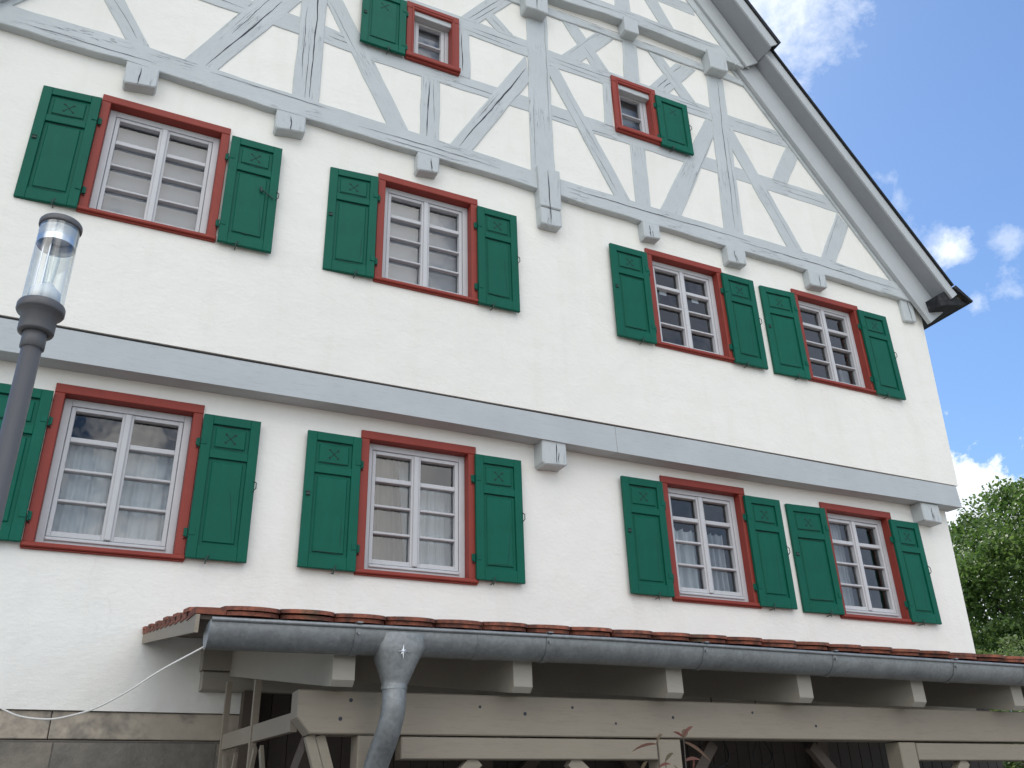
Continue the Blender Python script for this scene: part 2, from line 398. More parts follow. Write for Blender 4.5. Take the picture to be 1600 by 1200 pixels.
# ground floor wall
m = MB(); hs = [rect(a) for a in LO.values()]
m.sheet([(-1.72, 2.475), (10.02, 2.475), (10.175, 5.3), (-1.80, 5.3)], hs, YL); reveals(m, hs, YL, YL+.3)
m.add([(-1.72,YL,2.475),(10.02,YL,2.475),(10.02,YL+.06,2.475),(-1.72,YL+.06,2.475)], [(0,1,2,3)])
m.add([(10.02,YL,2.475),(10.02,YB,2.475),(10.175,YB,5.3),(10.175,YL,5.3)], [(0,1,2,3)])
m.add([(-1.72,YL,2.475),(-1.80,YL,5.3),(-1.80,YB,5.3),(-1.72,YB,2.475)], [(0,1,2,3)])
m.add([(-1.72,YB,0),(-1.8,YB,5.3),(10.175,YB,5.3),(10.02,YB,0)], [(0,1,2,3)])
part('ground_floor_wall', m, M['plaster_low'])
# plinth
m = MB(); m.box(-1.70, 10.0, 7.742, YB-.01, 0, 2.27); part('plinth', m, M['stone'], origin=(.01, 7.742, 0.16))
m = MB()
xs = [-1.69, -.033, 1.386]
for i in range(2): m.bbox(xs[i]+.003, xs[i+1]-.003, 7.733, 7.95, 2.277, 2.47, .006)
part('plinth_course', m, M['stone_top'])
# upper wall
m = MB(); hs = [rect(a) for a in UP.values()]
m.sheet([(-1.87, 5.522), (10.275, 5.495), (10.455, 8.2), (10.40, 8.6), (-1.97, 8.7)], hs, YU); reveals(m, hs, YU, YU+.3)
m.add([(-1.87,YU,5.522),(10.275,YU,5.495),(10.275,YB,5.495),(-1.87,YB,5.522)], [(0,3,2,1)])
m.add([(10.275,YU,5.495),(10.275,YB,5.495),(10.455,YB,8.6),(10.455,YU,8.2)], [(0,1,2,3)])
m.add([(-1.87,YU,5.522),(-1.97,YU,8.7),(-1.97,YB,8.7),(-1.87,YB,5.522)], [(0,1,2,3)])
m.add([(-1.87,YB,5.3),(-1.97,YB,8.6),(10.455,YB,8.6),(10.275,YB,5.3)], [(0,1,2,3)])
part('upper_floor_wall', m, M['plaster'])
# gable walls (roof line: x at z=10 is 9.29 on the right, mirrored on CX)
SL = 0.7373
MX = 8.20      # the left slope mirrors the right one about x = MX/2
def rx(off, z): return off-(z-10)*SL
zr = 10+(9.2-MX/2)/SL
m = MB(); hs = [rect(a) for a in GA.values()]
m.sheet([(MX-rx(9.15,8.58), 8.58), (rx(9.15,8.45), 8.45), (rx(9.15,12.2), 12.2), (MX-rx(9.15,12.2), 12.2)], hs, YG); reveals(m, hs, YG, YG+.3); part('gable_wall', m, M['plaster']); m = MB()
m.sheet([(MX-rx(9.15,11.8), 11.8), (rx(9.15,11.8), 11.8), (MX/2, zr)], [], YG2); part('gable_wall', m, M['plaster']); m = MB()
m.sheet([(MX-rx(9.15,8.5), 8.5), (rx(9.15,8.5), 8.5), (MX/2, zr)], [], YB); part('gable_wall', m, M['plaster'])

# inside: floors and a cross wall
m = MB()
m.box(-1.6, 9.95, 11.0, 11.1, .1, 5.2); m.box(-1.7, 10.2, 11.0, 11.1, 5.6, 8.5); m.box(-.4, 8.8, 10.4, 10.5, 8.6, 11.6)
m.box(-1.6, 9.95, 7.8, 11.0, 2.5, 2.6); m.box(-1.7, 10.2, 7.8, 11.0, 5.3, 5.45); m.box(-1.7, 10.2, 7.8, 11.0, 8.5, 8.6); m.box(.2, 8.2, 7.6, 10.4, 11.62, 11.7)
for x in (1.35, 4.3, 7.4): m.box(x, x+.1, 7.85, 10.98, 2.62, 5.25); m.box(x, x+.1, 7.85, 10.98, 5.46, 8.45)
part('interior_wall', m, M['room'])
# brown boarding under the lean-to
m = MB()
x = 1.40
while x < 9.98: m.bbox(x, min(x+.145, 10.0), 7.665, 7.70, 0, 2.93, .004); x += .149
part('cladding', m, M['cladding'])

# fascia over the jetty
for a, b in ((-1.86, 4.958), (4.962, 10.235)):
    m = MB(); n = 14
    for i in range(n):
        x0 = a+(b-a)*i/n; x1 = a+(b-a)*(i+1)/n
        def zt(x): return 5.522-.00222*(x+1.87)-(.027-.0013*(x+1.87))
        def zb(x): return 5.205+.014*math.sin(x*.8-.3)-.003*x
        def yf(x): return 7.503+.004*math.sin(x*1.7)
        v = []
        for xx in (x0, x1): v += [(xx, yf(xx)-.004, zb(xx)), (xx, yf(xx)+.006, zt(xx)), (xx, 7.60, zt(xx)), (xx, YL+.02, zb(xx)+.012)]
        fs = [(0,4,5,1), (1,5,6,2), (0,3,7,4)]
        if i == 0: fs.append((0,1,2,3))
        if i == n-1: fs.append((4,7,6,5))
        m.add(v, fs)
    part('fascia_board', m, M['fascia'])

m = MB(); m.prism([(-1.86, 5.455), (10.23, 5.455), (10.23, 5.494), (-1.86, 5.521)], 7.522, 7.56); part('shadow_gap_strip', m, M['black'])  # near-black strip stands in for the shadow line between fascia and upper wall

# ---- timbers
def crack_strip(mb, p, q, y, w=.006, seed=0, mi=1):
    """thin wandering split in the face of a timber, from p to q (x,z)"""
    r = random.Random(seed); p = Vector(p); q = Vector(q); d = q-p; Ln = d.length; d.normalize(); nn = Vector((-d.y, d.x)); n = max(6, int(Ln/.09))
    off = 0; top = []; bot = []
    for i in range(n+1):
        t = i/n; off += r.uniform(-.006, .006); off *= .93; ww = w*(.25+math.sin(math.pi*min(1, max(0, t)))**.6)*r.uniform(.5, 1.1)
        c = p+d*(t*Ln)+nn*off; top.append(c+nn*ww/2); bot.append(c-nn*ww/2)
    v = [(a.x, y, a.y) for a in bot]+[(a.x, y, a.y) for a in top]
    mb.add(v, [(i, i+1, n+2+i, n+1+i) for i in range(n)], mi)
TI = 0
def timber_quad(name, q, yf, yb=None, cracks=(), wob=.006, mat='timber'):
    """q: bottom-left, bottom-right, top-right, top-left in x,z. The long axis runs between the first and second pair."""
    global TI; TI += 1; r = random.Random(TI)
    yb = yb if yb else yf+.09
    yf = yf+.0012*(TI % 5)
    a0, a1, b1, b0 = [Vector(p) for p in q]
    A = (a0+a1)/2; B = (b0+b1)/2; Ln = (B-A).length; n = max(3, int(Ln/.22))
    Lp = [a0.lerp(b0, i/n) for i in range(n+1)]; Rp = [a1.lerp(b1, i/n) for i in range(n+1)]
    d = (B-A).normalized(); nn = Vector((-d.y, d.x))
    for arr in (Lp, Rp):
        for i in range(1, n): arr[i] = arr[i]+nn*r.uniform(-wob, wob)
    poly = Rp+Lp[::-1]
    ar = sum(poly[i].x*poly[(i+1) % len(poly)].y-poly[(i+1) % len(poly)].x*poly[i].y for i in range(len(poly)))
    if ar < 0: poly = poly[::-1]
    # strip faces so the face stays well shaped
    m = MB(); b = .006
    for i in range(n):
        m.add([(Lp[i].x, yf, Lp[i].y), (Rp[i].x, yf, Rp[i].y), (Rp[i+1].x, yf, Rp[i+1].y), (Lp[i+1].x, yf, Lp[i+1].y)], [(0,1,2,3)])
    k = len(poly)
    outp = []
    for i in range(k):
        p0, p1, p2 = poly[i-1], poly[i], poly[(i+1) % k]
        e1 = (p1-p0).normalized(); e2 = (p2-p1).normalized(); q1 = Vector((e1.y, -e1.x)); q2 = Vector((e2.y, -e2.x)); s_ = q1+q2
        outp.append(p1+(s_/max(.6, 1+q1.dot(q2)))*b)
    v = [(p.x, yf, p.y) for p in poly]+[(p.x, yf+b, p.y) for p in outp]+[(p.x, yb, p.y) for p in outp]
    f = []
    for i in range(k):
        j = (i+1) % k; f += [(j, i, k+i, k+j), (k+j, k+i, 2*k+i, 2*k+j)]
    m.add(v, f)
    for (t0, t1, s, w) in cracks:      # along t0..t1, across s (0 left,1 right)
        p = (a0.lerp(b0, t0)).lerp(a1.lerp(b1, t0), s); q_ = (a0.lerp(b0, t1)).lerp(a1.lerp(b1, t1), s+r.uniform(-.08, .08))
        crack_strip(m, p, q_, yf-.0012, w, TI*7+int(t0*10))
    ang = math.atan2(d.y, d.x)
    return part(name, m, [M[mat], M['crack']], origin=(A.x, yf, A.y), rot_y=-ang)
def chain(name, tops, bots, yf, yb, cracks=(), mat='timber'):
    """long horizontal beam whose top and bottom follow measured points"""
    global TI; TI += 1
    import bisect
    def itp(P, x):
        P = sorted(P)
        if x <= P[0][0]: return P[0][1]
        for a, b in zip(P, P[1:]):
            if x <= b[0]: return a[1]+(b[1]-a[1])*(x-a[0])/(b[0]-a[0])
        return P[-1][1]
    x0 = max(min(p[0] for p in tops), min(p[0] for p in bots)); x1 = min(max(p[0] for p in tops), max(p[0] for p in bots))
    r = random.Random(TI); n = int((x1-x0)/.2); m = MB(); b = .008; v = []
    for i in range(n+1):
        x = x0+(x1-x0)*i/n; zt = itp(tops, x)+r.uniform(-.006, .006); zb = itp(bots, x)+r.uniform(-.010, .008); j = r.uniform(-.003, .003)
        v += [(x, yb, zb), (x, yf+b+j, zb), (x, yf+j, zb+b), (x, yf+j, zt-b), (x, yf+b+j, zt), (x, yb, zt)]
    f = []
    for i in range(n):
        for k in range(5): f.append((i*6+k, (i+1)*6+k, (i+1)*6+k+1, i*6+k+1))
    f += [(0,1,2,3,4,5), tuple(reversed(range(n*6, n*6+6)))]
    m.add(v, f)
    for (xa, xb, s, w) in cracks:
        za = itp(bots, xa)*(1-s)+itp(tops, xa)*s; zb_ = itp(bots, xb)*(1-s)+itp(tops, xb)*s
        crack_strip(m, (xa, za), (xb, zb_), yf-.0045, w, int(xa*31)+TI)
    return part(name, m, [M[mat], M['crack']], origin=(x0, yf, itp(bots, x0)))
YT = 7.420
chain('beam', [(-1.95,8.782),(-.5,8.788),(.117,8.757),(1.456,8.715),(3.2,8.69),(4.3,8.64),(5.83,8.64),(6.9,8.63),(8.2,8.64),(10.25,8.56)],
      [(-1.95,8.52),(-.479,8.515),(.8,8.455),(1.0,8.449),(2.6,8.425),(4.1,8.405),(4.45,8.384),(5.6,8.36),(6.93,8.34),(8.27,8.335),(10.25,8.30)], YT-.012, YU+.05,
      [(4.5,7.3,.62,.008),(7.1,10.0,.52,.007),(-1.4,-.2,.3,.007),(.3,1.6,.75,.006),(1.9,3.6,.4,.006),(2.2,3.1,.2,.005)])
mr = (9.605, 9.835)
Q = [('post',[(1.162,8.70),(1.436,8.70),(1.430,11.5),(1.150,11.5)],[(.02,.98,.62,.013),(.1,.5,.3,.006),(.0,.3,.45,.005)]),
('brace',[(-.484,8.75),(-.297,8.79),(-.80,9.62),(-.98,9.55)],[(.1,.7,.6,.005)]),
('brace',[(.037,8.76),(.346,8.72),(1.14,10.16),(.80,10.25)],[(.03,.9,.62,.013),(.4,.98,.35,.006)]),
('post',[(4.04,8.62),(4.345,8.60),(4.376,11.452),(4.083,11.46)],[(.05,.5,.15,.004),(.3,.98,.9,.005)]),
('post',[(6.905,8.62),(7.215,8.62),(7.339,11.47),(7.05,11.45)],[(.02,.98,.55,.009),(.1,.6,.8,.004)]),
('brace',[(2.242,8.68),(2.489,8.68),(1.617,10.393),(1.37,10.40)],[(.5,.95,.3,.004)]),
('post',[(2.62,8.68),(2.84,8.66),(2.841,9.61),(2.622,9.61)],[(.02,.95,.35,.012),(.3,.9,.75,.005)]),
('post',[(3.10,9.82),(3.244,9.82),(3.232,10.60),(3.10,10.62)],[(.1,.9,.3,.010)]),
('brace',[(2.973,8.67),(3.226,8.65),(4.06,10.11),(4.03,10.55)],[(.02,.98,.42,.016),(.3,.6,.2,.005)]),
('brace',[(3.11,10.81),(3.35,10.81),(3.878,11.471),(3.60,11.471)],[(.05,.9,.4,.007),(.05,.7,.7,.006)]),
('brace',[(3.637,10.80),(3.90,10.80),(3.589,11.10),(3.45,11.0)],[(.1,.9,.5,.005)]),
('brace',[(4.56,10.78),(4.86,10.79),(5.46,11.50),(5.20,11.52)],[(.1,.9,.2,.003)]),
('brace',[(5.05,10.78),(5.33,10.78),(4.865,11.47),(4.629,11.46)],[(.1,.5,.4,.004)]),
('post',[(5.56,10.76),(5.80,10.74),(5.821,11.52),(5.60,11.52)],[]),
('brace',[(6.50,10.80),(6.78,10.76),(6.27,11.48),(6.03,11.49)],[(.2,.8,.5,.004)]),
('brace',[(5.97,10.80),(6.27,10.78),(6.85,11.48),(6.50,11.46)],[(.05,.45,.35,.009),(.1,.5,.6,.008),(.6,.95,.3,.006)]),
('post',[(5.165,9.81),(5.28,9.81),(5.309,10.56),(5.20,10.56)],[(.5,.9,.3,.004)]),
('post',[(5.52,8.64),(5.736,8.64),(5.758,9.60),(5.534,9.60)],[]),
('brace',[(5.22,8.62),(5.44,8.62),(4.50,10.53),(4.30,10.50)],[(.05,.35,.3,.006),(.3,.8,.6,.004)]),
('brace',[(5.884,8.64),(6.202,8.64),(7.10,10.50),(6.90,10.56)],[(.2,.9,.93,.004)]),
('brace',[(8.00,8.62),(8.27,8.62),(7.36,10.53),(7.16,10.42)],[(.02,.5,.6,.005)]),
('brace',[(7.955,9.82),(8.22,9.82),(8.56,10.44),(8.37,10.56)],[]),
('brace',[(8.569,8.60),(8.832,8.60),(9.282,9.372),(9.114,9.568)],[(.1,.9,.2,.004)])]
for i, (n, q, cr) in enumerate(Q): timber_quad(n, q, YT+.004*(n == 'brace')+.002*(i % 2), cracks=cr)
def rails(xa, xb, z0, z1, z2, z3, cr=()): timber_quad('rail', [(xa, z1), (xa, z0), (xb, z2), (xb, z3)], YT+.009, cracks=cr)
rails(-.9, 1.17, 9.70, 9.94, 9.645, 9.90, [(.3,.7,.6,.006)])
rails(1.43, 2.0, 9.65, 9.90, 9.61, 9.80, [(.1,.6,.5,.008),(.2,.7,.2,.006)])
rails(2.0, 4.05, 9.605, 9.79, 9.61, 9.84, [(.5,.85,.6,.006)])
rails(4.33, 7.0, 9.60, 9.84, 9.60, 9.83, [(.02,.12,.75,.008),(.15,.35,.85,.006)])
rails(7.2, 9.15, 9.60, 9.82, 9.59, 9.85, [(.5,.9,.6,.006),(.4,.8,.3,.004)])
rails(1.43, 4.09, 10.60, 10.84, 10.55, 10.83, [(.7,.98,.5,.009),(.65,.9,.75,.006)])
rails(4.36, 7.05, 10.53, 10.80, 10.57, 10.81, [(.02,.4,.45,.007),(.05,.3,.7,.006),(.7,.97,.6,.008),(.75,.98,.3,.006)])
rails(7.28, 8.55, 10.52, 10.79, 10.57, 10.84, [(.1,.8,.3,.005)])
chain('wall_plate', [(.2,11.60),(4.4,11.60),(5.6,11.61),(7.05,11.655),(7.72,11.64)], [(.2,11.46),(4.4,11.455),(5.6,11.50),(6.9,11.51),(7.72,11.51)], YT-.006, YG+.1,
      [(4.5,6.9,.93,.008),(1.5,4.0,.9,.006)])
# second jetty
chain('beam', [(.75,12.02),(4.2,12.0),(5.7,12.015),(6.4,12.02),(7.48,12.06),(7.70,12.03)], [(.75,11.76),(4.5,11.70),(5.57,11.792),(7.0,11.78),(7.70,11.765)], YG2-.014, YG+.05,
      [(4.6,5.6,.5,.006),(5.9,7.2,.6,.006),(6.2,7.3,.8,.005)])
YT2 = YG2-.012
timber_quad('brace', [(6.215,12.0),(6.454,12.0),(6.20,12.53),(5.97,12.45)], YT2)
timber_quad('post', [(5.45,11.98),(5.706,12.0),(5.716,12.6),(5.47,12.6)], YT2+.002)
timber_quad('post', [(4.06,11.98),(4.34,11.98),(4.34,16.0),(4.06,16.0)], YT2)
timber_quad('rail', [(1.5,12.72),(1.5,12.50),(6.9,12.50),(6.9,12.72)], YT2+.004)
timber_quad('rail', [(2.5,14.1),(2.5,13.9),(5.9,13.9),(5.9,14.1)], YT2+.004)
timber_quad('brace', [(2.2,12.0),(2.45,12.0),(3.9,13.9),(3.65,13.9)], YT2+.006)
timber_quad('post', [(2.68,11.98),(2.93,11.98),(2.93,12.6),(2.68,12.6)], YT2+.002)
# rafters in the gable and the boxed verge, both sides
def slope_box(mb, s, o0, o1, y0, y1, za, zb, mi=0):
    """bar lying along the roof slope: o = x where its edge line crosses z=10; ends cut square to the slope; za..zb measured on the o0 line"""
    sn, cs = .8049, .5934; per = (o1-o0)*sn
    x0, x1 = rx(o0, za), rx(o0, zb)
    P = [(x0, za), (x0+sn*per, za+cs*per), (x1+sn*per, zb+cs*per), (x1, zb)]
    if s < 0: P = [(MX-p[0], p[1]) for p in P][::-1]
    mb.prism(P, y0, y1, mi=mi)
def slope_part(name, s, o0, o1, y0, y1, za, zb, mat, label=None):
    m = MB(); slope_box(m, s, o0, o1, y0, y1, za, zb)
    a = math.atan2(.8049, -.5934) if s > 0 else math.atan2(.8049, .5934)
    xo = rx(o0, za) if s > 0 else MX-rx(o0, za)
    return part(name, m, M[mat], origin=(xo, y0, za), rot_y=-a, label=label)
zap = 10+(9.3-MX/2)/SL
for s in (1, -1):
    slope_part('rafter', s, 8.85, 9.24, YT-.004, YU+.02, 8.36, 12.0, 'timber')
    slope_part('rafter', s, 8.82, 9.20, YT2-.004, YT2+.12, 11.75, zap-.6, 'timber')
    slope_part('verge_rafter', s, 8.921, 9.424, 7.351, 7.412, 7.96, 11.80, 'verge')
    slope_part('verge_rafter', s, 9.012, 9.385, 7.262, 7.298, 11.76, zap-.7, 'verge')
    slope_part('soffit', s, 9.427, 9.455, 7.131, 7.60, 8.29, 12.2, 'soffit')
    slope_part('soffit', s, 9.405, 9.445, 6.977, 7.47, 11.96, zap-.1, 'soffit')
    slope_part('bargeboard', s, 9.424, 9.627, 7.100, 7.128, 8.29, 12.1, 'verge')
    slope_part('bargeboard', s, 9.402, 9.627, 6.946, 6.974, 11.97, zap-.05, 'verge')
# roof covering
m = MB()
for s in (1, -1):
    slope_box(m, s, 9.632, 9.676, 7.07, YB+.3, 8.50, 12.08)
    slope_box(m, s, 9.630, 9.700, 6.920, YB+.3, 12.07, 10+(9.63-MX/2)/SL)
    # flared eaves course
    P = [(10.735, 8.475), (11.075, 8.300), (11.09, 8.33), (10.80, 8.525)]
    if s < 0: P = [(MX-p[0], p[1]) for p in P][::-1]
    m.prism(P, 7.07, YB+.3)
    # boarded underside of the eaves
    P = [(10.42, 8.30), (10.44, 8.13), (11.03, 8.29), (10.70, 8.47)]
    if s < 0: P = [(MX-p[0], p[1]) for p in P][::-1]
    m.prism(P, 7.14, YB)
part('roof', m, M['roof_dark'])

# ---- beam ends and consoles
def bracket(q, y0, y1, name='beam_end', drop=.0, step=None, crack=True):
    a, b, c, d = q        # tl, tr, br, bl
    r = random.Random(int(a[0]*100)); j = lambda: r.uniform(-.008, .008)
    m = MB(); b_ = .018
    z1 = max(a[1], b[1])+.02
    xl, xr = (a[0]+d[0])/2, (b[0]+c[0])/2; zl, zr_ = d[1]+.01, c[1]+.01; xm = (xl+xr)/2
    def sec(xl, xr, zl, zr_, z1l, z1r, y0):
        P = [(xl+b_, zl+j()), (xm+j(), (zl+zr_)/2+j()), (xr-b_, zr_+j()), (xr+j(), zr_+b_*1.3), (xr+j()*.5, z1r), (xl+j()*.5, z1l), (xl+j(), zl+b_*1.3)]
        m.prism(P, y0, y1, .012)
    if step:
        sec(xl+.004, xr-.004, zl, zr_, step-.006, step-.006, y0+.012); sec(xl-.006, xr+.006, step, step, z1, z1, y0)
    else: sec(xl, xr, zl, zr_, z1, z1, y0)
    if crack and r.random() < .75:
        x = xm+r.uniform(-.03, .05); crack_strip(m, (x, zl+.02), (x+j(), z1-.05), y0-.002, .012, int(x*50))
        if r.random() < .2: crack_strip(m, (x+.03, zl+.02), (x+.028, (zl+z1)/2), y0-.002, .007, int(x*70))
    part(name, m, [M['timber'], M['crack']], origin=(a[0], y0, a[1]), rot_y=R(90))
BR = [[(-.476,8.47),(-.164,8.455),(-.158,8.24),(-.452,8.20)], [(1.009,8.41),(1.324,8.41),(1.310,8.195),(1.009,8.165)], [(2.579,8.385),(2.847,8.38),(2.823,8.165),(2.572,8.14)],
      [(5.552,8.32),(5.824,8.32),(5.775,8.105),(5.546,8.09)], [(6.85,8.31),(7.17,8.30),(7.132,8.09),(6.838,8.065)], [(8.233,8.30),(8.545,8.30),(8.503,8.08),(8.218,8.055)]]
for q in BR: bracket(q, 7.375, 7.52)
bracket([(4.100,8.70),(4.405,8.70),(4.365,7.875),(4.098,7.865)], 7.366, 7.54, 'console', step=8.13)
bracket([(10.010,8.34),(10.252,8.32),(10.265,7.96),(10.02,7.93)], 7.44, 7.52)
for q in ([(3.971,11.72),(4.346,11.72),(4.30,11.26),(3.996,11.25)], [(5.564,11.80),(5.809,11.80),(5.752,11.53),(5.534,11.52)], [(7.02,11.80),(7.355,11.80),(7.302,11.47),(6.97,11.44)],
          [(2.60,11.80),(2.86,11.80),(2.86,11.53),(2.60,11.52)], [(1.04,11.80),(1.38,11.80),(1.40,11.47),(1.06,11.44)]): bracket(q, 7.262, 7.44)
bracket([(4.052,5.21),(4.344,5.21),(4.33,4.925),(4.062,4.925)], 7.52, 7.73)
bracket([(9.516,5.17),(9.852,5.17),(9.824,4.93),(9.53,4.93)], 7.53, 7.73)

# ---- windows
def leaf_sash(mb, x0, x1, z0, z1, yf, bars, st=.036, bot=.045):
    d = .070
    mb.bbox(x0, x0+st, yf, yf+d, z0, z1); mb.bbox(x1-st, x1, yf, yf+d, z0, z1)
    mb.bbox(x0+st, x1-st, yf+.001, yf+d, z1-st, z1); mb.bbox(x0+st, x1-st, yf+.001, yf+d, z0, z0+bot)
    for zc, h in bars: mb.bbox(x0+st, x1-st, yf+.003, yf+d-.003, zc-h/2, zc+h/2, .005)
def window(a, yw, kind):
    x0, x1, z0, z1 = a
    cs, ct, cb = (.083, .085, .052) if kind != 'small' else (.098, .10, .085)
    yf = yw-.028 if kind != 'small' else yw-.045; dep = .145
    m = MB()
    m.bbox(x0, x1, yf, yw+dep+.03, z1-ct, z1, .006)
    m.bbox(x0, x0+cs, yf+.0015, yw+dep+.03, z0+cb, z1-ct, .006); m.bbox(x1-cs, x1, yf+.0015, yw+dep+.03, z0+cb, z1-ct, .006)
    m.bbox(x0-.006, x1+.006, yf-(.022 if kind != 'small' else .035), yw+dep+.03, z0+cb*.25, z0+cb, .008)
    if kind == 'small':
        m.bbox(x0, x1, yf-.004, yw+dep+.03, z0, z0+cb*.25-.002, .004)
        m.bbox(x0+cs-.03, x0+cs-.012, yf-.008, yf+.003, z0+cb+.002, z1-ct+.03, .002); m.bbox(x1-cs+.012, x1-cs+.03, yf-.008, yf+.003, z0+cb+.002, z1-ct+.03, .002)
        m.bbox(x0+cs-.03, x1-cs+.03, yf-.008, yf+.003, z1-ct+.032, z1-ct+.05, .002)
    else: m.bbox(x0, x1, yf, yw+dep+.03, z0, z0+cb*.25-.002, .002)
    w = mobj('window', m, M['red'], house, (x0, yw, z0))
    X0, X1, Z0, Z1 = x0+cs, x1-cs, z0+cb, z1-ct; yy = yw+.075
    m = MB(); fs = .062; fb = .05
    if kind == 'lower': fb = .085
    if kind == 'small': fs = .05; fb = .03
    m.bbox(X0, X0+fs, yy, yy+.06, Z0, Z1); m.bbox(X1-fs, X1, yy, yy+.06, Z0, Z1)
    m.bbox(X0+fs, X1-fs, yy+.001, yy+.06, Z1-fs, Z1); m.bbox(X0+fs, X1-fs, yy+.001, yy+.06, Z0, Z0+fb)
    if kind == 'lower':
        m.bbox(X0+fs+.005, X1-fs-.005, yy-.018, yy-.0005, Z0+.052, Z0+.076, .005)
    mobj('window_frame', m, M['frame'], w, (x0, yy, z0))
    sx0, sx1, sz0, sz1 = X0+fs+.004, X1-fs-.004, Z0+fb+.004, Z1-fs-.004; ys = yy+.008
    H = sz1-sz0
    if kind == 'small':
        m = MB(); leaf_sash(m, sx0, sx1, sz0, sz1, ys, [(sz0+H*.50, .022)], .045, .03); mobj('sash', m, M['frame'], w, (sx0, ys, sz0))
        spans = [(sx0, sx1)]
    else:
        mid = (sx0+sx1)/2; st = .036
        inner = H-st-.045; bars = [(sz0+.045+inner*.755, .046), (sz0+.045+inner*.50, .024), (sz0+.045+inner*.247, .024)]
        spans = [(sx0, mid-.012), (mid+.012, sx1)]
        for i, (p, q) in enumerate(spans):
            m = MB(); leaf_sash(m, p, q, sz0, sz1, ys, bars)
            if i == 0: m.bbox(mid-.026, mid+.026, ys-.018, ys-.001, sz0+.004, sz1-.004, .006)
            mobj('sash', m, M['frame'], w, (p, ys, sz0))
    for p, q in spans:
        m = MB(); m.add([(p+.02, ys+.052, sz0+.02), (q-.02, ys+.052, sz0+.02), (q-.02, ys+.052, sz1-.02), (p+.02, ys+.052, sz1-.02)], [(0,1,2,3)])
        mobj('pane', m, M['glass'], w, (random.uniform(-9, 9), ys+.052, sz0))
    return (sx0, sx1, sz0, sz1, ys+.07)
WI = {}
for k, a in UP.items(): WI[k] = window(a, YU, 'upper')
for k, a in LO.items(): WI[k] = window(a, YL, 'lower')
for k, a in GA.items(): WI[k] = window(a, YG, 'small')

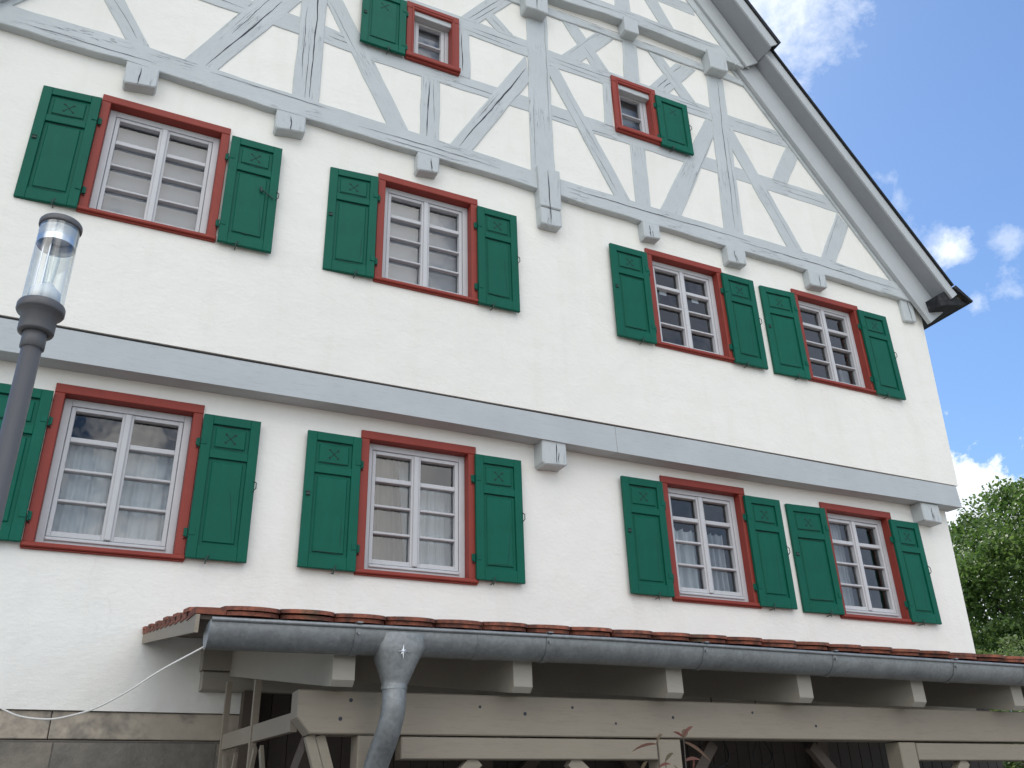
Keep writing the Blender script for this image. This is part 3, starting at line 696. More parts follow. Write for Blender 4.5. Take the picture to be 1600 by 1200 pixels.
# ---- shutters
def bar2(mb, p, q, w, y0, y1, mi):
    p = Vector(p); q = Vector(q); d = (q-p).normalized(); n = Vector((-d.y, d.x))*w/2
    mb.prism([tuple(p-n), tuple(q-n), tuple(q+n), tuple(p+n)], y0, y1, mi=mi)
def shutter(x0, x1, z0, z1, yw, side, tilt=0.0, small=False, stay=False):
    """side -1: hangs left of its window, +1: right. tilt: how far its free edge stands off the wall (m)"""
    yf = yw-.072; th = .036; m = MB(); st = .085; w = x1-x0; h = z1-z0
    m.bbox(x0, x0+st, yf, yf+th, z0, z1); m.bbox(x1-st, x1, yf, yf+th, z0, z1)
    if small: rails_ = [(z0, z0+.10), (z1-.085, z1)]
    else:
        m1 = z1-.085-.245; rails_ = [(z0, z0+.115), (m1-.075, m1), (z1-.085, z1)]
    for a, b in rails_: m.bbox(x0+st, x1-st, yf+.001, yf+th, a, b)
    px = [(rails_[i][1], rails_[i+1][0]) for i in range(len(rails_)-1)]
    for a, b in px:
        m.bbox(x0+st, x1-st, yf+.021, yf+th-.003, a, b, .002)
        m.bbox(x0+st+.03, x1-st-.03, yf+.010, yf+.020, a+.03, b-.03, .009)
    a, b = px[-1]; cx, cz = (x0+x1)/2, (a+b)/2 if not small else b-.13; r = .034; yq = yf+.0085
    for sx in (-1, 1):
        bar2(m, (cx-r*sx, cz-r), (cx+r*sx, cz+r), .006, yq, yq+.003, 1)
        for sz in (-1, 1):
            c = (cx+sx*r*1.15, cz+sz*r*1.15); P = [(c[0]+.010*math.cos(t*math.pi/4), c[1]+.010*math.sin(t*math.pi/4)) for t in range(8)]; m.prism(P, yq-.001, yq+.003, mi=1)
    # shrinkage gaps at the panel edges
    rr = random.Random(int(x0*91+z0*17))
    for a, b in px:
        crack_strip(m, (x0+st+.012, b-.004), (x1-st-.012, b-.006), yf+.0195, .010, rr.randint(0, 999))
        if rr.random() < .8: crack_strip(m, (x0+st+.02, a+.032), (x1-st-.04, a+.030), yf+.0092, .006, rr.randint(0, 999))
        if rr.random() < .6 and b-a > .4: crack_strip(m, (x1-st-.07*rr.uniform(.6, 1.6), a+.03), (x1-st-.07*rr.uniform(.6, 1.6), a+rr.uniform(.3, .6)), yf+.0092, .004, rr.randint(0, 999))
    ox = x1 if side < 0 else x0
    rz = math.atan2(tilt, w)*(1 if side < 0 else -1)*-1
    Rm = Matrix.Translation((ox, yf+th, 0)) @ Matrix.Rotation(-rz if False else rz, 4, 'Z') @ Matrix.Translation((-ox, -yf-th, 0))
    def ap(mb): mb.v = [tuple(Rm @ Vector(v)) for v in mb.v]
    ap(m); sh = mobj('shutter', m, [M['green'], M['void']], house, (x0, yf, z0))
    for hz in (z0+h*.17, z1-h*.20):
        m = MB(); i, o = (x1, x0) if side < 0 else (x0, x1); s = -side
        m.bbox(*sorted((i+s*.004, i+s*.036)), yw-.042, yw-.030, hz-.034, hz+.034, .002); m.bbox(*sorted((i-s*.05, i-s*.002)), yf-.005, yf-.001, hz-.028, hz+.028, .001)
        m.tube([(i+s*.012, yw-.045, hz-.045), (i+s*.012, yw-.045, hz+.034)], .008, 8)
        m.tube([(i+s*.018, yw-.044, hz-.048), (i+s*.030, yw-.032, hz-.056)], .0055, 6, mi=1)
        mobj('hinge', m, [M['green'], M['black']], sh, (x0, yf, hz))
    e = x0+.035 if side < 0 else x1-.035
    m = MB(); zc = z0+h*.52
    if side < 0: m.bbox(e-.012, e+.022, yf-.008, yf-.001, zc-.02, zc+.026, .003); m.tube([(e-.02, yf-.010, zc+.018), (e+.018, yf-.010, zc+.018)], .004, 6); m.tube([(e-.02, yf-.010, zc-.012), (e+.018, yf-.010, zc-.012)], .004, 6)
    else: m.tube([(e+.02, yf-.006, zc+.05), (e+.045, yf-.012, zc+.03), (e+.045, yf-.014, zc-.02), (e+.02, yf-.006, zc-.05)], .005, 6)
    ap(m); mobj('shutter_latch', m, M['iron'], sh, (x0, yf, zc))
    if stay:
        m = MB(); m.tube([(x1-.17, yf-.012, z1-h*.45), (x1-.04, yf-.016, z1-h*.52)], .006, 6); m.tube([(x1-.17, yf-.008, z1-h*.43), (x1-.16, yf-.012, z1-h*.48)], .011, 8)
        ap(m); mobj('stay_bar', m, M['iron'], sh, (x0, yf, zc))
    m = MB(); c = x0+w*(.62 if side < 0 else .34)
    m.tube([(c, yw, z0-.02), (c, yf-.004, z0-.02)], .005, 6); m.tube([(c-.01, yf-.01, z0-.045), (c, yf-.012, z0+.0), (c+.012, yf-.010, z0+.035)], [.004, .007, .005], 6); m.tube([(c-.03, yf-.008, z0+.004), (c+.03, yf-.008, z0-.010)], .004, 6)
    mobj('shutter_catch', m, M['iron'], sh, (c, yf, z0))
YS = YU
SH = [(-1.115,-.607,6.69,7.99,YU,-1,.045,0), (.612,1.118,6.675,7.968,YU,1,0,1), (1.640,2.158,6.655,7.945,YU,-1,.045,0), (3.322,3.812,6.635,7.92,YU,1,0,0),
      (5.066,5.595,6.62,7.90,YU,-1,0,0), (6.742,7.245,6.612,7.91,YU,1,0,0), (7.380,7.935,6.603,7.895,YU,-1,.03,0), (9.082,9.602,6.614,7.91,YU,1,0,0),
      (-.985,-.480,3.685,4.975,YL,-1,0,0), (.732,1.228,3.674,4.976,YL,1,0,0), (1.662,2.177,3.68,4.968,YL,-1,0,0), (3.354,3.865,3.708,4.98,YL,1,0,0),
      (5.076,5.603,3.708,4.982,YL,-1,0,0), (6.738,7.256,3.695,4.97,YL,1,0,0), (7.382,7.953,3.680,4.955,YL,-1,.03,0), (9.026,9.512,3.667,4.94,YL,1,0,0)]
for x0, x1, z0, z1, yw, sd_, tl, sty in SH: shutter(x0, x1, z0, z1, yw, sd_, tl, False, bool(sty))
shutter(1.840, 2.384, 9.79, 10.68, YG-.01, -1, 0, True); shutter(6.000, 6.520, 9.715, 10.60, YG-.01, 1, 0, True)

# ---- what hangs behind the panes
def curtain(name, x0, x1, z0, z1, y, mat, folds, amp, label, cat='curtain', group=None, slant=0.0, wavytop=0.0):
    n = max(12, int((x1-x0)*120)); k = 6; m = MB(); v = []; r = random.Random(int(x0*77+z0*5)); ph = r.uniform(0, 6); ph2 = r.uniform(0, 6)
    for j in range(k+1):
        t = j/k
        for i in range(n+1):
            s = i/n; a = amp*(1-.25*t)
            x = x0+(x1-x0-slant*(1-t)*1.0)*s+.006*math.sin(9*s+t*3+ph)
            yy = y+a*(math.sin(2*math.pi*folds*s+ph+.6*t)+.5*math.sin(2*math.pi*folds*1.73*s+ph2-.4*t))
            zz = z0+(z1-z0)*t+(wavytop*math.sin(2*math.pi*folds*.8*s+ph) if j == k else 0)
            v.append((x, yy, zz))
    m.add(v, [(j*(n+1)+i, j*(n+1)+i+1, (j+1)*(n+1)+i+1, (j+1)*(n+1)+i) for j in range(k) for i in range(n)], 0, True)
    return tag(mobj(name, m, M[mat], None, (x0, y, z0)), label, cat, group)
def inside(k): return WI[k]
a = inside('A'); curtain('window_blind', a[0]-.03, a[1]+.03, a[2]-.05, a[3]+.05, a[4]+.06, 'blind', .6, .004, 'pale blind drawn behind the uppermost left window of the plaster wall', 'blind', 'blinds behind panes')
a = inside('B'); curtain('window_blind', a[0]-.03, a[1]+.03, a[2]-.05, a[3]+.05, a[4]+.06, 'blind', .6, .004, 'pale blind drawn in the upper window left of the tall beam console', 'blind', 'blinds behind panes')
a = inside('J'); curtain('window_blind', a[0]-.03, a[1]+.03, a[2]-.05, a[3]+.05, a[4]+.05, 'blind', .6, .003, 'blind inside the small gable window whose shutter hangs at its left', 'blind', 'blinds behind panes')
a = inside('K'); curtain('window_blind', a[0]-.03, a[1]+.03, a[2]-.05, a[3]+.05, a[4]+.09, 'blind', .6, .003, 'blind inside the small gable window whose shutter hangs at its right', 'blind', 'blinds behind panes')
G1 = 'curtains behind the lower windows'
a = inside('E'); mid = (a[0]+a[1])/2; H = a[3]-a[2]
curtain('curtain', a[0]-.04, mid+.0, a[2]-.05, a[2]+H*.77, a[4]+.08, 'sheer', 5, .014, 'sheer white curtain in left leaf of the lower window beside the lamp', group=G1)
curtain('curtain', mid+.0, a[1]+.04, a[2]-.05, a[2]+H*.77, a[4]+.08, 'sheer', 5, .014, 'sheer white curtain in right leaf of the lower window beside the lamp', group=G1)
a = inside('F'); mid = (a[0]+a[1])/2; H = a[3]-a[2]
curtain('curtain', a[0]-.05, a[0]+.30, a[2]-.05, a[3]+.08, a[4]+.07, 'beige', 3, .02, 'beige drape at left edge of the second lower window from the lamp', group=G1, slant=-.09)
curtain('curtain', a[0]+.12, mid+.02, a[2]-.05, a[3]+.06, a[4]+.15, 'sheer', 4, .014, 'white curtain half hidden behind the beige drape', group=G1)
curtain('curtain', mid+.02, a[1]+.04, a[2]-.05, a[2]+H*.82, a[4]+.12, 'sheer', 6, .016, 'white curtain in right leaf of the window with the beige drape', group=G1)
a = inside('G'); mid = (a[0]+a[1])/2; H = a[3]-a[2]
curtain('curtain', a[0]-.03, mid-.03, a[2]-.05, a[2]+H*.66, a[4]+.06, 'sheer', 4, .03, 'half-height white curtain gathered in folds, left leaf, third lower window', group=G1, wavytop=.012)
curtain('curtain', mid+.02, a[1]-.06, a[2]-.05, a[2]+H*.66, a[4]+.06, 'sheer2', 5, .03, 'half-height net curtain, right leaf of the third lower window', group=G1, wavytop=.012)
a = inside('H'); mid = (a[0]+a[1])/2; H = a[3]-a[2]
curtain('curtain', a[0]-.03, mid-.06, a[2]-.05, a[3]+.02, a[4]+.10, 'sheer2', 5, .02, 'grey net curtain in left leaf of the lower window nearest the tree', group=G1)
a = inside('D'); curtain('curtain', a[1]-.16, a[1]+.02, a[2]-.05, a[2]+.35, a[4]+.10, 'sheer2', 3, .015, 'net curtain low in the upper window nearest the roof eaves')
a = inside('C')
for (x, z, t) in ((a[0]+.17, a[2]+.80, 'left'), (a[0]+.66, a[2]+.80, 'right')):
    m = MB(); d = .052; m.box(x-d, x+d, a[4]-.004, a[4]-.0025, z-.038, z+.038)
    tag(mobj('paper_note', m, M['paper'], None, (x, a[4], z)), 'small white paper stuck inside the %s leaf of a dark upper window' % t, 'paper', 'papers stuck in a window')

# ------------------------------------------------------------------ lean-to roof
lean = thing('lean_to_roof', (1.0, 4.6, 0), 'low lean-to with clay tiles, zinc gutter and pale timber frame along the wall', 'canopy')
def lp(name, mb, mat, origin=(1.0, 4.6, 0), **k): return mobj(name, mb, mat, lean, origin, **k)
PIT = .160
def zu(y): return 2.528+PIT*(y-4.36)
XE = 9.9
m = MB()
def tile(x, y, w, ln, z, th=.014, jt=0):
    n = 8; P = []
    for i in range(n+1):
        t = -1+2*i/n; P.append((x+w/2*t, y+.105*(abs(t)**2.4)))
    bot = [(p[0], p[1], z+PIT*(p[1]-y)) for p in P]+[(x+w/2, y+ln, z+PIT*ln), (x-w/2, y+ln, z+PIT*ln)]
    top = [(p[0], p[1], p[2]+th) for p in bot]; k = len(bot)
    m.add(bot+top, [tuple(reversed(range(k))), tuple(range(k, 2*k))]+[(i, (i+1) % k, k+(i+1) % k, k+i) for i in range(k)])
c = 0; y = 4.305
rt = random.Random(3)
while y < 7.55:
    for lay in ((0, 1) if c == 0 else (0,)):
        x = .762-(.134 if c % 2 else 0)
        while x < XE:
            if x > .61: tile(x+rt.uniform(-.004, .004), y+rt.uniform(-.007, .007)+.016*(1-lay)*(c == 0), .262, .36, zu(y)+.003+(.020 if (c or lay) else 0)+rt.uniform(0, .004)+.008*min(x-.76, 2.6), .019)
            x += .2683
    y += .285 if c else .20; c += 1
# cut tiles standing at the verge
lp('roof_tiles', m, M['tile'])
m = MB(); y = 4.40
while y < 7.60:
    z = zu(y)+.002; m.add([(.500,y,z),(.64,y,z),(.64,y+.34,z+PIT*.2),(.500,y+.34,z+PIT*.2),(.500,y,z+.030),(.64,y,z+.030),(.64,y+.34,z+.018+PIT*.34),(.500,y+.34,z+.018+PIT*.34)],
        [(3,2,1,0),(4,5,6,7),(0,1,5,4),(1,2,6,5),(2,3,7,6),(3,0,4,7)]); y += .285
lp('verge_tiles', m, M['tile'])
def ybox(mb, x0, x1, ya, yb, za0, za1, zb0, zb1, mi=0):
    mb.add([(x0,ya,za0),(x1,ya,za0),(x1,yb,zb0),(x0,yb,zb0),(x0,ya,za1),(x1,ya,za1),(x1,yb,zb1),(x0,yb,zb1)], [(3,2,1,0),(4,5,6,7),(0,1,5,4),(1,2,6,5),(2,3,7,6),(3,0,4,7)], mi)
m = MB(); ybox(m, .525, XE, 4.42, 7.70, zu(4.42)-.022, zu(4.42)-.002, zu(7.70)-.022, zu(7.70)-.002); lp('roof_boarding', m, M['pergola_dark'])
m = MB(); ybox(m, .505, .523, 4.40, 7.70, zu(4.40)-.085, zu(4.40)-.001, zu(7.70)-.085, zu(7.70)-.001); lp('verge_board', m, M['pergola'])
i = 0
while 1.24+.985*i < XE:
    x = 1.24+.985*i; m = MB(); x0, x1 = x-.056, x+.056
    top = lambda y: zu(y)-.024
    P = [(4.47, top(4.47)), (4.47, 2.275), (4.50, 2.247), (4.60, 2.262), (7.70, 2.262+PIT*3.1), (7.70, top(7.70))]
    v = [(x0, p[0], p[1]) for p in P]+[(x1, p[0], p[1]) for p in P]; n = len(P)
    m.add(v, [tuple(range(n)), tuple(reversed(range(n, 2*n)))]+[(j, n+j, n+(j+1) % n, (j+1) % n) for j in range(n)])
    lp('rafter', m, M['rafter'], origin=(x, 4.47, 2.25)); i += 1
# eaves beam with chamfered end
m = MB(); P = [(1.066, 2.250), (1.066, 2.12), (1.135, 2.043), (XE, 2.058), (XE, 2.265)]
m.prism(P, 4.65, 4.79, .006)
for x, z, r_ in ((1.335, 2.205, .010), (1.285, 2.115, .010), (2.05, 2.19, .008), (2.32, 2.16, .010), (2.62, 2.20, .008), (2.9, 2.12, .007), (3.3, 2.16, .009), (3.9, 2.20, .008), (4.4, 2.13, .009)):
    m.prism([(x+r_*math.cos(t*math.pi/5), z+r_*math.sin(t*math.pi/5)) for t in range(10)], 4.6485, 4.66, mi=1)
lp('beam', m, [M['pergola'], M['crack']])
for a, b in ((1.615, 3.185), (5.275, 7.0)):
    m = MB(); m.bbox(a, b, 4.665, 4.76, 1.930, 2.038, .005); lp('rail', m, M['pergola'])
for x0, x1 in ((1.385, 1.53), (3.19, 3.345), (5.115, 5.265), (7.01, 7.16), (8.9, 9.05)):
    m = MB(); m.bbox(x0, x1, 4.662, 4.785, 0, 2.041, .006); lp('post', m, M['pergola'])
def brace3(p, q, w, t, name='brace', mat='pergola'):
    p = Vector(p); q = Vector(q); d = (q-p).normalized(); up = Vector((0, 1, 0)) if abs(d.y) < .7 else Vector((1, 0, 0)); s_ = d.cross(up).normalized()*w/2; t_ = up*t/2
    m = MB(); v = [p-s_-t_, p+s_-t_, p+s_+t_, p-s_+t_, q-s_-t_, q+s_-t_, q+s_+t_, q-s_+t_]
    m.add(v, [(0,1,2,3),(7,6,5,4),(0,4,5,1),(1,5,6,2),(2,6,7,3),(3,7,4,0)]); lp(name, m, M[mat], origin=tuple(p))
for xa, xb in ((1.53, 2.05), (3.19, 2.62), (5.265, 5.75), (7.01, 6.5)): brace3((xa, 4.715, 1.45), (xb, 4.715, 1.93), .075, .055)
brace3((1.15, 4.72, 2.04), (1.30, 4.72, 1.60), .05, .04); brace3((1.385, 4.72, 1.5), (1.20, 4.72, 2.04), .05, .04)
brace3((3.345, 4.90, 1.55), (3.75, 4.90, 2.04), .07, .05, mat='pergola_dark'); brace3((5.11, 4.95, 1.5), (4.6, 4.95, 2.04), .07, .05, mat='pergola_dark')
# side lattice
m = MB(); ybox(m, 1.07, 1.105, 4.80, 6.93, 2.065, 2.155, 2.145, 2.245); lp('side_rail', m, M['pergola'])
for y, zt in ((6.88, 2.60), (5.80, 2.46)):
    m = MB(); m.box(1.062, 1.068, y, y+.045, 0, zt); m.box(1.068, 1.10, y, y+.045, 0, zt-.002); lp('lattice_upright', m, M['pergola'])
for ya, za, yb, zb in ((6.80, 2.10, 6.3, 1.2), (6.35, 2.08, 6.9, 1.1), (5.72, 2.06, 6.4, 1.2), (5.55, 2.05, 5.0, 1.3)):
    m = MB(); d = Vector((0, yb-ya, zb-za)); nrm = Vector((0, -d.z, d.y)).normalized()*.022; p = Vector((1.072, ya, za)); q = Vector((1.072, yb, zb)); t_ = Vector((.02, 0, 0))
    m.add([p-nrm, p+nrm, q+nrm, q-nrm, p-nrm+t_, p+nrm+t_, q+nrm+t_, q-nrm+t_], [(0,1,2,3),(7,6,5,4),(0,4,5,1),(1,5,6,2),(2,6,7,3),(3,7,4,0)]); lp('lattice_slat', m, M['pergola'])
m = MB(); m.bbox(.975, 9.7, 7.60, 7.706, 2.63, 2.775, .01); lp('wall_plate', m, M['rafter'])
m = MB(); m.bbox(.962, 9.7, 7.58, 7.706, 2.782, 2.98, .006); lp('wall_plate', m, M['rafter'])
for x in (1.30, 3.3, 5.2, 7.1):
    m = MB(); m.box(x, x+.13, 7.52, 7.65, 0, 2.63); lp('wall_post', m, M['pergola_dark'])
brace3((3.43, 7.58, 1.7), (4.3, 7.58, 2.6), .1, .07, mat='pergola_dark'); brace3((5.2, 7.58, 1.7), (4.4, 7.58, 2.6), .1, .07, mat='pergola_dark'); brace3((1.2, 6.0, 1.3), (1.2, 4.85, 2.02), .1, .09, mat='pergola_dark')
# gutter
def gz(x): return 2.492+.0115*(min(x, 2.6)-.56)
GY = 4.400; GR = .100
m = MB(); n = 14; xs = np.arange(.565, XE+.2, .35)
def gut(m, xa, xb, R1, th=.003, off=0):
    X = [xa, xb] if not isinstance(xa, (list, np.ndarray)) else list(xa)
    k = n+1
    def ringv(rr): return [(x, GY-rr*math.cos(math.pi*i/n), gz(x)-rr*math.sin(math.pi*i/n)*1.17+off) for x in X for i in range(k)]
    o, q = ringv(R1), ringv(R1-th)
    m.add(o, [(a*k+i, a*k+i+1, (a+1)*k+i+1, (a+1)*k+i) for a in range(len(X)-1) for i in range(n)], 0, True)
    m.add(q, [(a*k+i, (a+1)*k+i, (a+1)*k+i+1, a*k+i+1) for a in range(len(X)-1) for i in range(n)], 0, True)
    for e in (0, len(X)-1):
        m.add(o[e*k:e*k+k]+q[e*k:e*k+k], [(i, k+i, k+i+1, i+1) for i in range(n)])
    for i in (0, n):
        m.add([o[a*k+i] for a in range(len(X))]+[q[a*k+i] for a in range(len(X))], [(a, a+1, len(X)+a+1, len(X)+a) for a in range(len(X)-1)])
gut(m, xs, None, GR)
m.tube([(x, GY-GR-.004, gz(x)+.002) for x in xs], .0105, 10)
# end cap
P = [(GY-GR*math.cos(math.pi*i/n), gz(.56)-GR*1.17*math.sin(math.pi*i/n)) for i in range(n+1)]
v = [(.560, p[0], p[1]) for p in P]+[(.566, p[0], p[1]) for p in P]; k = n+1
m.add(v, [tuple(range(k)), tuple(reversed(range(k, 2*k)))]+[(i, k+i, k+(i+1) % k, (i+1) % k) for i in range(k)])
gutter = lp('gutter', m, M['zinc'])
for x in (1.256, 2.305, 3.329, 4.319, 5.385, 6.38, 7.4, 8.4):
    m = MB(); gut(m, x-.016, x+.016, GR+.0045, .003); m.box(x-.014, x+.014, GY-GR-.024, GY-GR+.012, gz(x)+.0155, gz(x)+.021)
    m.tube([(x, GY-GR-.004, gz(x)-.030), (x, GY-GR-.012, gz(x)-.031)], .008, 8)
    mobj('gutter_bracket', m, M['zinc'], gutter, (x, GY, gz(x)))
for x in (1.92, 6.1):
    m = MB(); gut(m, x-.03, x+.03, GR+.0022, .002); mobj('gutter_joint', m, M['zinc'], gutter, (x, GY, gz(x)))
# outlet funnel and pipe
m = MB(); cx = 1.496; rings = []
for t, (hw, hd, z) in enumerate([(.122, .106, 2.485), (.126, .106, 2.425), (.120, .102, 2.400), (.096, .086, 2.34), (.070, .068, 2.27), (.064, .062, 2.250), (.064, .062, 2.225)]):
    ring = []
    sq = max(0, 1-t/5)
    for i in range(28):
        a = 2*math.pi*i/28; c_, s_ = math.cos(a), math.sin(a); p = 2/(2+2.2*sq)
        ring.append((cx-.006*t*.6+hw*math.copysign(abs(c_)**p, c_), GY-.004+hd*math.copysign(abs(s_)**p, s_), z))
    rings.append(ring)
v = [q for r_ in rings for q in r_]
m.add(v, [(k*28+i, (k+1)*28+i, (k+1)*28+(i+1) % 28, k*28+(i+1) % 28) for k in range(len(rings)-1) for i in range(28)], 0, True)
fun = lp('outlet_funnel', m, M['zinc'])
m = MB(); c0 = Vector((1.484, GY-.112, 2.392))
for i in range(8):
    a = i*math.pi/4; ln = .036 if i % 2 == 0 else .020; d = Vector((math.cos(a), 0, math.sin(a))); s_ = Vector((-d.z, 0, d.x))*.0052
    m.add([c0-s_*1.2, c0+d*ln, c0+s_*1.2, c0+Vector((0, -.006, 0))], [(0,1,3),(1,2,3)])
mobj('star_emblem', m, M['chrome'], fun, tuple(c0))
m = MB()
path = [(1.478, GY-.004, 2.25), (1.478, GY-.004, 2.17), (1.476, GY+.006, 2.11), (1.471, GY+.040, 2.045), (1.462, GY+.095, 1.975), (1.452, GY+.150, 1.905), (1.447, GY+.185, 1.84), (1.445, GY+.195, 1.76), (1.445, GY+.195, 1.0), (1.445, GY+.195, 0.02)]
m.tube(path, [.061]+[.060]*9, 24); m.tube([(1.478, GY-.004, 2.25), (1.478, GY-.004, 2.228)], .0635, 24)
m.tube([(1.445, GY+.195, 1.80), (1.445, GY+.195, 1.74)], .0635, 24)
lp('downpipe', m, M['zinc'])

# white cable from the gutter corner to the house wall
m = MB()
ctrl = [((.556, 2.386), 4.40), ((.382, 2.274), 4.40), ((.263, 2.183), 4.40), ((.146, 2.111), 4.41), ((.05, 2.077), 4.42), ((-.032, 2.062), 4.43), ((-.139, 2.072), 4.44), ((-.22, 2.105), 4.46)]
path = [(p[0]*y/4.4, y, 1.6+(p[1]-1.6)*y/4.4) for p, y in ctrl]+[(-.33, 4.6, 2.17), (-.6, 5.2, 2.33), (-1.0, 6.2, 2.58), (-1.35, 7.2, 2.85), (-1.45, 7.70, 3.0)]
sm = []
for i in range(len(path)-1):
    p0, p1, p2, p3 = [Vector(path[max(0, min(len(path)-1, i+k))]) for k in (-1, 0, 1, 2)]
    for t in np.linspace(0, 1, 6)[:-1]: sm.append(.5*((2*p1)+(-p0+p2)*t+(2*p0-5*p1+4*p2-p3)*t*t+(-p0+3*p1-3*p2+p3)*t**3))
sm.append(Vector(path[-1]))
m.tube(sm, .0042, 8); tag(mobj('cable', m, M['cable'], None, path[0]), 'white cable sagging from the gutter corner across the wall', 'cable')
# black cable loops under the lean-to
for i, (x, z, r_, lab) in enumerate(((4.02, 2.03, .085, 'wider'), (4.40, 2.02, .070, 'narrower'))):
    m = MB(); m.tube([(x+r_*math.cos(a), 5.2+.02*math.sin(2*a), z+r_*1.25*math.sin(a)) for a in np.linspace(0, 2*math.pi, 25)], .005, 6, caps=False)
    m.tube([(x, 5.2, z+r_*1.25), (x, 5.2, 2.36)], .004, 6)
    tag(mobj('cable_loop', m, M['black'], None, (x, 5.2, z)), '%s black cable loop hanging in the dark under the lean-to' % lab, 'cable', 'cable loops under the lean-to')

# ------------------------------------------------------------------ street lamp
LX, LY = -.350, 3.75
lamp = thing('street_lamp', (LX, LY, 0), 'grey post-top street lamp with clear glass cylinder in front of the wall', 'street lamp')
def lm(name, prof, mat, n=40, mb=None):
    m = mb or MB()
    if prof: m.lathe(prof, LX, LY, n)
    return mobj(name, m, M[mat], lamp, (LX, LY, 0))
lm('pole', [(.09, 0), (.09, .5), (.0395, .52), (.0395, 3.44), (.0, 3.44)], 'lampgrey')
lm('collar', [(.0405, 3.425), (.047, 3.43), (.047, 3.52), (.0, 3.52)], 'lampgrey')
lm('lamp_base', [(.05, 3.497), (.067, 3.500), (.070, 3.508), (.070, 3.588), (.089, 3.594), (.0935, 3.602), (.0935, 3.625), (.090, 3.634), (.078, 3.638), (0, 3.640)], 'lampgrey')
lm('glass_cylinder', [(.0815, 3.636), (.0815, 4.035)], 'lampglass')
lm('reflector_band', [(.079, 3.935), (.079, 3.955), (.0785, 4.03), (.074, 4.03), (.074, 3.937), (.079, 3.935)], 'chrome')
m = MB()
for k in range(7): m.lathe([(.0792, 3.968+.007*k), (.0804, 3.970+.007*k), (.0792, 3.972+.007*k)], LX, LY, 40)
lm('ribbing', None, 'white_plastic', mb=m)
lm('cap', [(.0, 4.028), (.086, 4.030), (.088, 4.036), (.088, 4.052), (.083, 4.060), (.0, 4.066)], 'lampgrey')
lm('reflector_cone', [(.070, 4.02), (.060, 3.985), (.0, 3.975)], 'chrome')
lm('lamp_socket', [(.0, 3.74), (.030, 3.738), (.034, 3.730), (.062, 3.700), (.066, 3.64), (0, 3.64)], 'white_plastic')
for dx, dy in ((-.045, -.02), (-.018, -.04)):
    m = MB(); m.tube([(LX+dx, LY+dy, 3.70), (LX+dx, LY+dy, 4.0)], .0035, 8); mobj('support_rod', m, M['chrome'], lamp, (LX+dx, LY+dy, 3.7))
lm('bulb', [(.0, 3.93), (.022, 3.92), (.028, 3.87), (.024, 3.79), (.018, 3.74)], 'lampglass')

# ------------------------------------------------------------------ vegetation
def leaves(mb_v, mb_f, cs, size, droop=.3, asp=.62):
    n = len(cs); nr = rng.normal(size=(n, 3)); nr[:, 2] = np.abs(nr[:, 2])*.9+.2; nr /= np.linalg.norm(nr, axis=1)[:, None]
    a = rng.normal(size=(n, 3)); a -= nr*(a*nr).sum(1)[:, None]; a /= np.linalg.norm(a, axis=1)[:, None]; b = np.cross(nr, a)
    s = size*rng.uniform(.55, 1.25, n)[:, None]
    P = np.stack([cs-a*s*.5, cs-b*s*asp*.5+nr*s*.06, cs+a*s*.55, cs+b*s*asp*.5+nr*s*.06], 1)
    o = sum(len(v) for v in mb_v); mb_v.append(P.reshape(-1, 3)); mb_f.append(np.arange(n*4).reshape(-1, 4)+o)
def leaf_obj(name, vs, fs, mat, parent):
    V = np.concatenate(vs); F = np.concatenate(fs); me = bpy.data.meshes.new(name); org = np.array(WORLD[parent.name].translation) if parent else np.zeros(3)
    me.vertices.add(len(V)); me.vertices.foreach_set('co', (V-org).ravel()); me.loops.add(F.size); me.loops.foreach_set('vertex_index', F.ravel())
    me.polygons.add(len(F)); me.polygons.foreach_set('loop_start', np.arange(0, F.size, 4)); me.update(calc_edges=True); me.materials.append(M[mat])
    o = bpy.data.objects.new(name, me); C.objects.link(o)
    if parent: o.parent = parent
    return o
def tree(name, base, h, rad, crown_c, crown_r, nclump, per, lsize, clr, mat, label, cat='tree', trunk_r=.25):
    t = thing(name, base, label, cat); base = Vector(base); cc_ = np.array(crown_c)
    m = MB(); top = Vector(crown_c)+Vector((0, 0, crown_r[2]*.2))
    pts = [base.lerp(top, k/7)+Vector((rng.normal()*.06*k/3, rng.normal()*.06*k/3, 0)) for k in range(8)]
    m.tube(pts, [trunk_r*(1-.11*k) for k in range(8)], 12)
    clumps = []
    for k in range(nclump):
        d = rng.normal(size=3); d /= np.linalg.norm(d); r_ = rng.uniform(.35, 1.0)**.55
        if rng.random() < .65: r_ = rng.uniform(.82, 1.06)
        clumps.append(cc_+d*r_*np.array(crown_r))
    for c_ in clumps[::max(1, nclump//26)]:
        s_ = pts[3].lerp(pts[7], rng.random()); e = Vector(c_); md = s_.lerp(e, .5)+Vector((0, 0, .3))
        m.tube([s_, md, e], [trunk_r*.35, trunk_r*.18, .02], 6)
    mobj('trunk', m, M['bark'], t, tuple(base))
    vs, fs = [], []
    for c_ in clumps:
        k = int(per*rng.uniform(.6, 1.4)); r_ = clr*rng.uniform(.6, 1.3); d = rng.normal(size=(k, 3)); d /= np.linalg.norm(d, axis=1)[:, None]
        leaves(vs, fs, c_+d*(rng.random(k)[:, None]**.45)*r_*np.array([1, 1, .7]), lsize)
    leaf_obj('crown', vs, fs, mat, t)
    return t
tree('broadleaf_tree', (25.1, 15.0, 0), 12, .3, (25.1, 15.0, 5.2), (4.6, 4.3, 4.9), 720, 250, .135, .62, 'leaf', 'large dark green leafy tree standing right of the house corner')
tree('leafy_bush', (16.9, 11.6, 0), 4, .1, (16.9, 11.6, 2.55), (2.9, 2.2, 1.9), 240, 170, .085, .36, 'leaf2', 'lighter green bush below the tree, beyond the tiled lean-to', 'bush', .08)
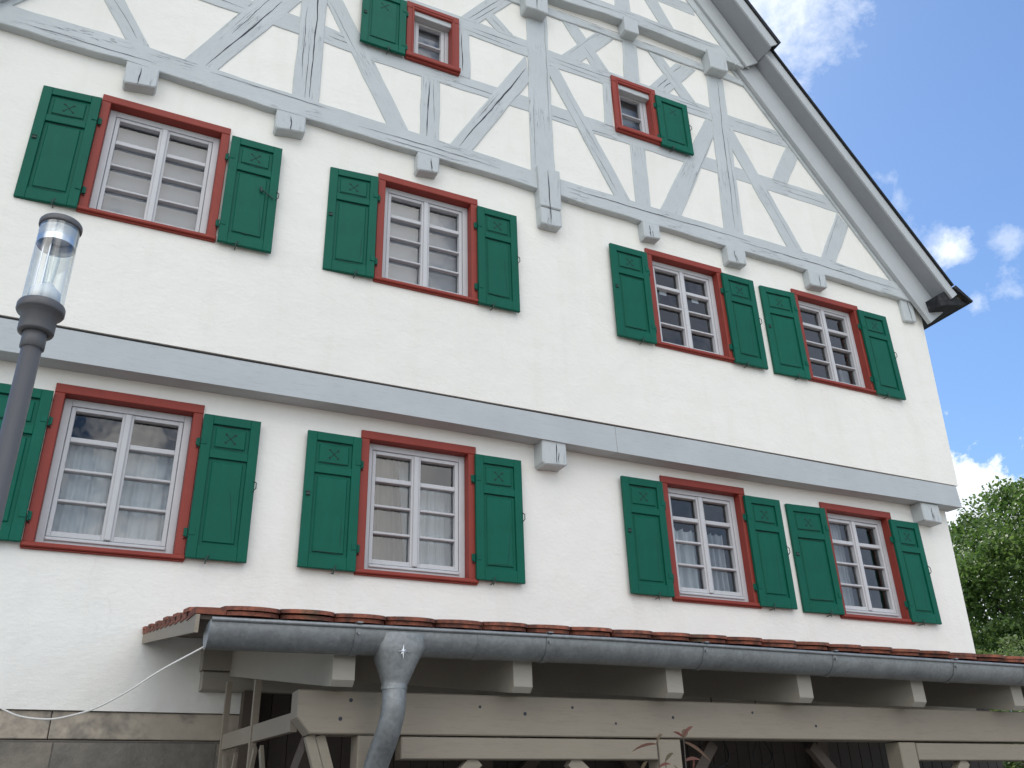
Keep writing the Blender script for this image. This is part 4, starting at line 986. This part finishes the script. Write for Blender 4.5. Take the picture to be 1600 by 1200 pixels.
# reddish shrub in front of the lean-to
sh = thing('red_leaved_shrub', (2.30, 3.3, 0), 'slender shrub with narrow reddish leaves in front of the lean-to beam', 'shrub')
m = MB(); rs = random.Random(5); tips = [(2.385, 3.30, 1.925), (2.235, 3.28, 1.90), (2.31, 3.34, 1.83), (2.44, 3.33, 1.80), (2.16, 3.30, 1.79), (2.52, 3.30, 1.76), (2.30, 3.22, 1.76)]
lf = MB()
def blade(p, d, ln, w):
    d = Vector(d).normalized(); s_ = d.cross(Vector((.3, 1, .2))).normalized(); v = []
    for i in range(6):
        t = i/5; ww = w*math.sin(math.pi*min(.98, t*.9+.08))**.8; c_ = Vector(p)+d*ln*t+Vector((0, 0, -ln*.35*t*t)); v += [c_-s_*ww/2, c_+s_*ww/2+Vector((0, 0, .002))]
    lf.add(v, [(2*i, 2*i+1, 2*i+3, 2*i+2) for i in range(5)], 0, True)
for tp in tips:
    b_ = Vector((2.30+rs.uniform(-.06, .06), 3.3+rs.uniform(-.04, .04), 0)); tp = Vector(tp); mid_ = b_.lerp(tp, .6)+Vector((rs.uniform(-.02, .02), 0, 0))
    m.tube([b_, b_.lerp(mid_, .5), mid_, tp], [.007, .006, .004, .002], 6)
    for k in range(10):
        t = 1-k*.05; p = b_.lerp(tp, t) if k else tp; a = rs.uniform(0, 6.28)
        blade(p, (math.cos(a), .5*math.sin(a), rs.uniform(.1, .8) if k else 1.3), rs.uniform(.05, .09), rs.uniform(.008, .014))
blade((2.385, 3.30, 1.918), (.35, 0, 1), .055, .028); blade((2.385, 3.30, 1.918), (-1, 0, .9), .07, .012); blade((2.235, 3.28, 1.89), (-1, .1, .1), .12, .014); blade((2.39, 3.3, 1.90), (1, .1, -.2), .13, .012)
mobj('stem', m, M['bark'], sh, (2.3, 3.3, 0)); mobj('leaves', lf, M['leafred'], sh, (2.3, 3.3, 0))

# ------------------------------------------------------------------ render
S.render.engine = 'CYCLES'
S.cycles.max_bounces = 8; S.cycles.transparent_max_bounces = 16; S.cycles.diffuse_bounces = 4
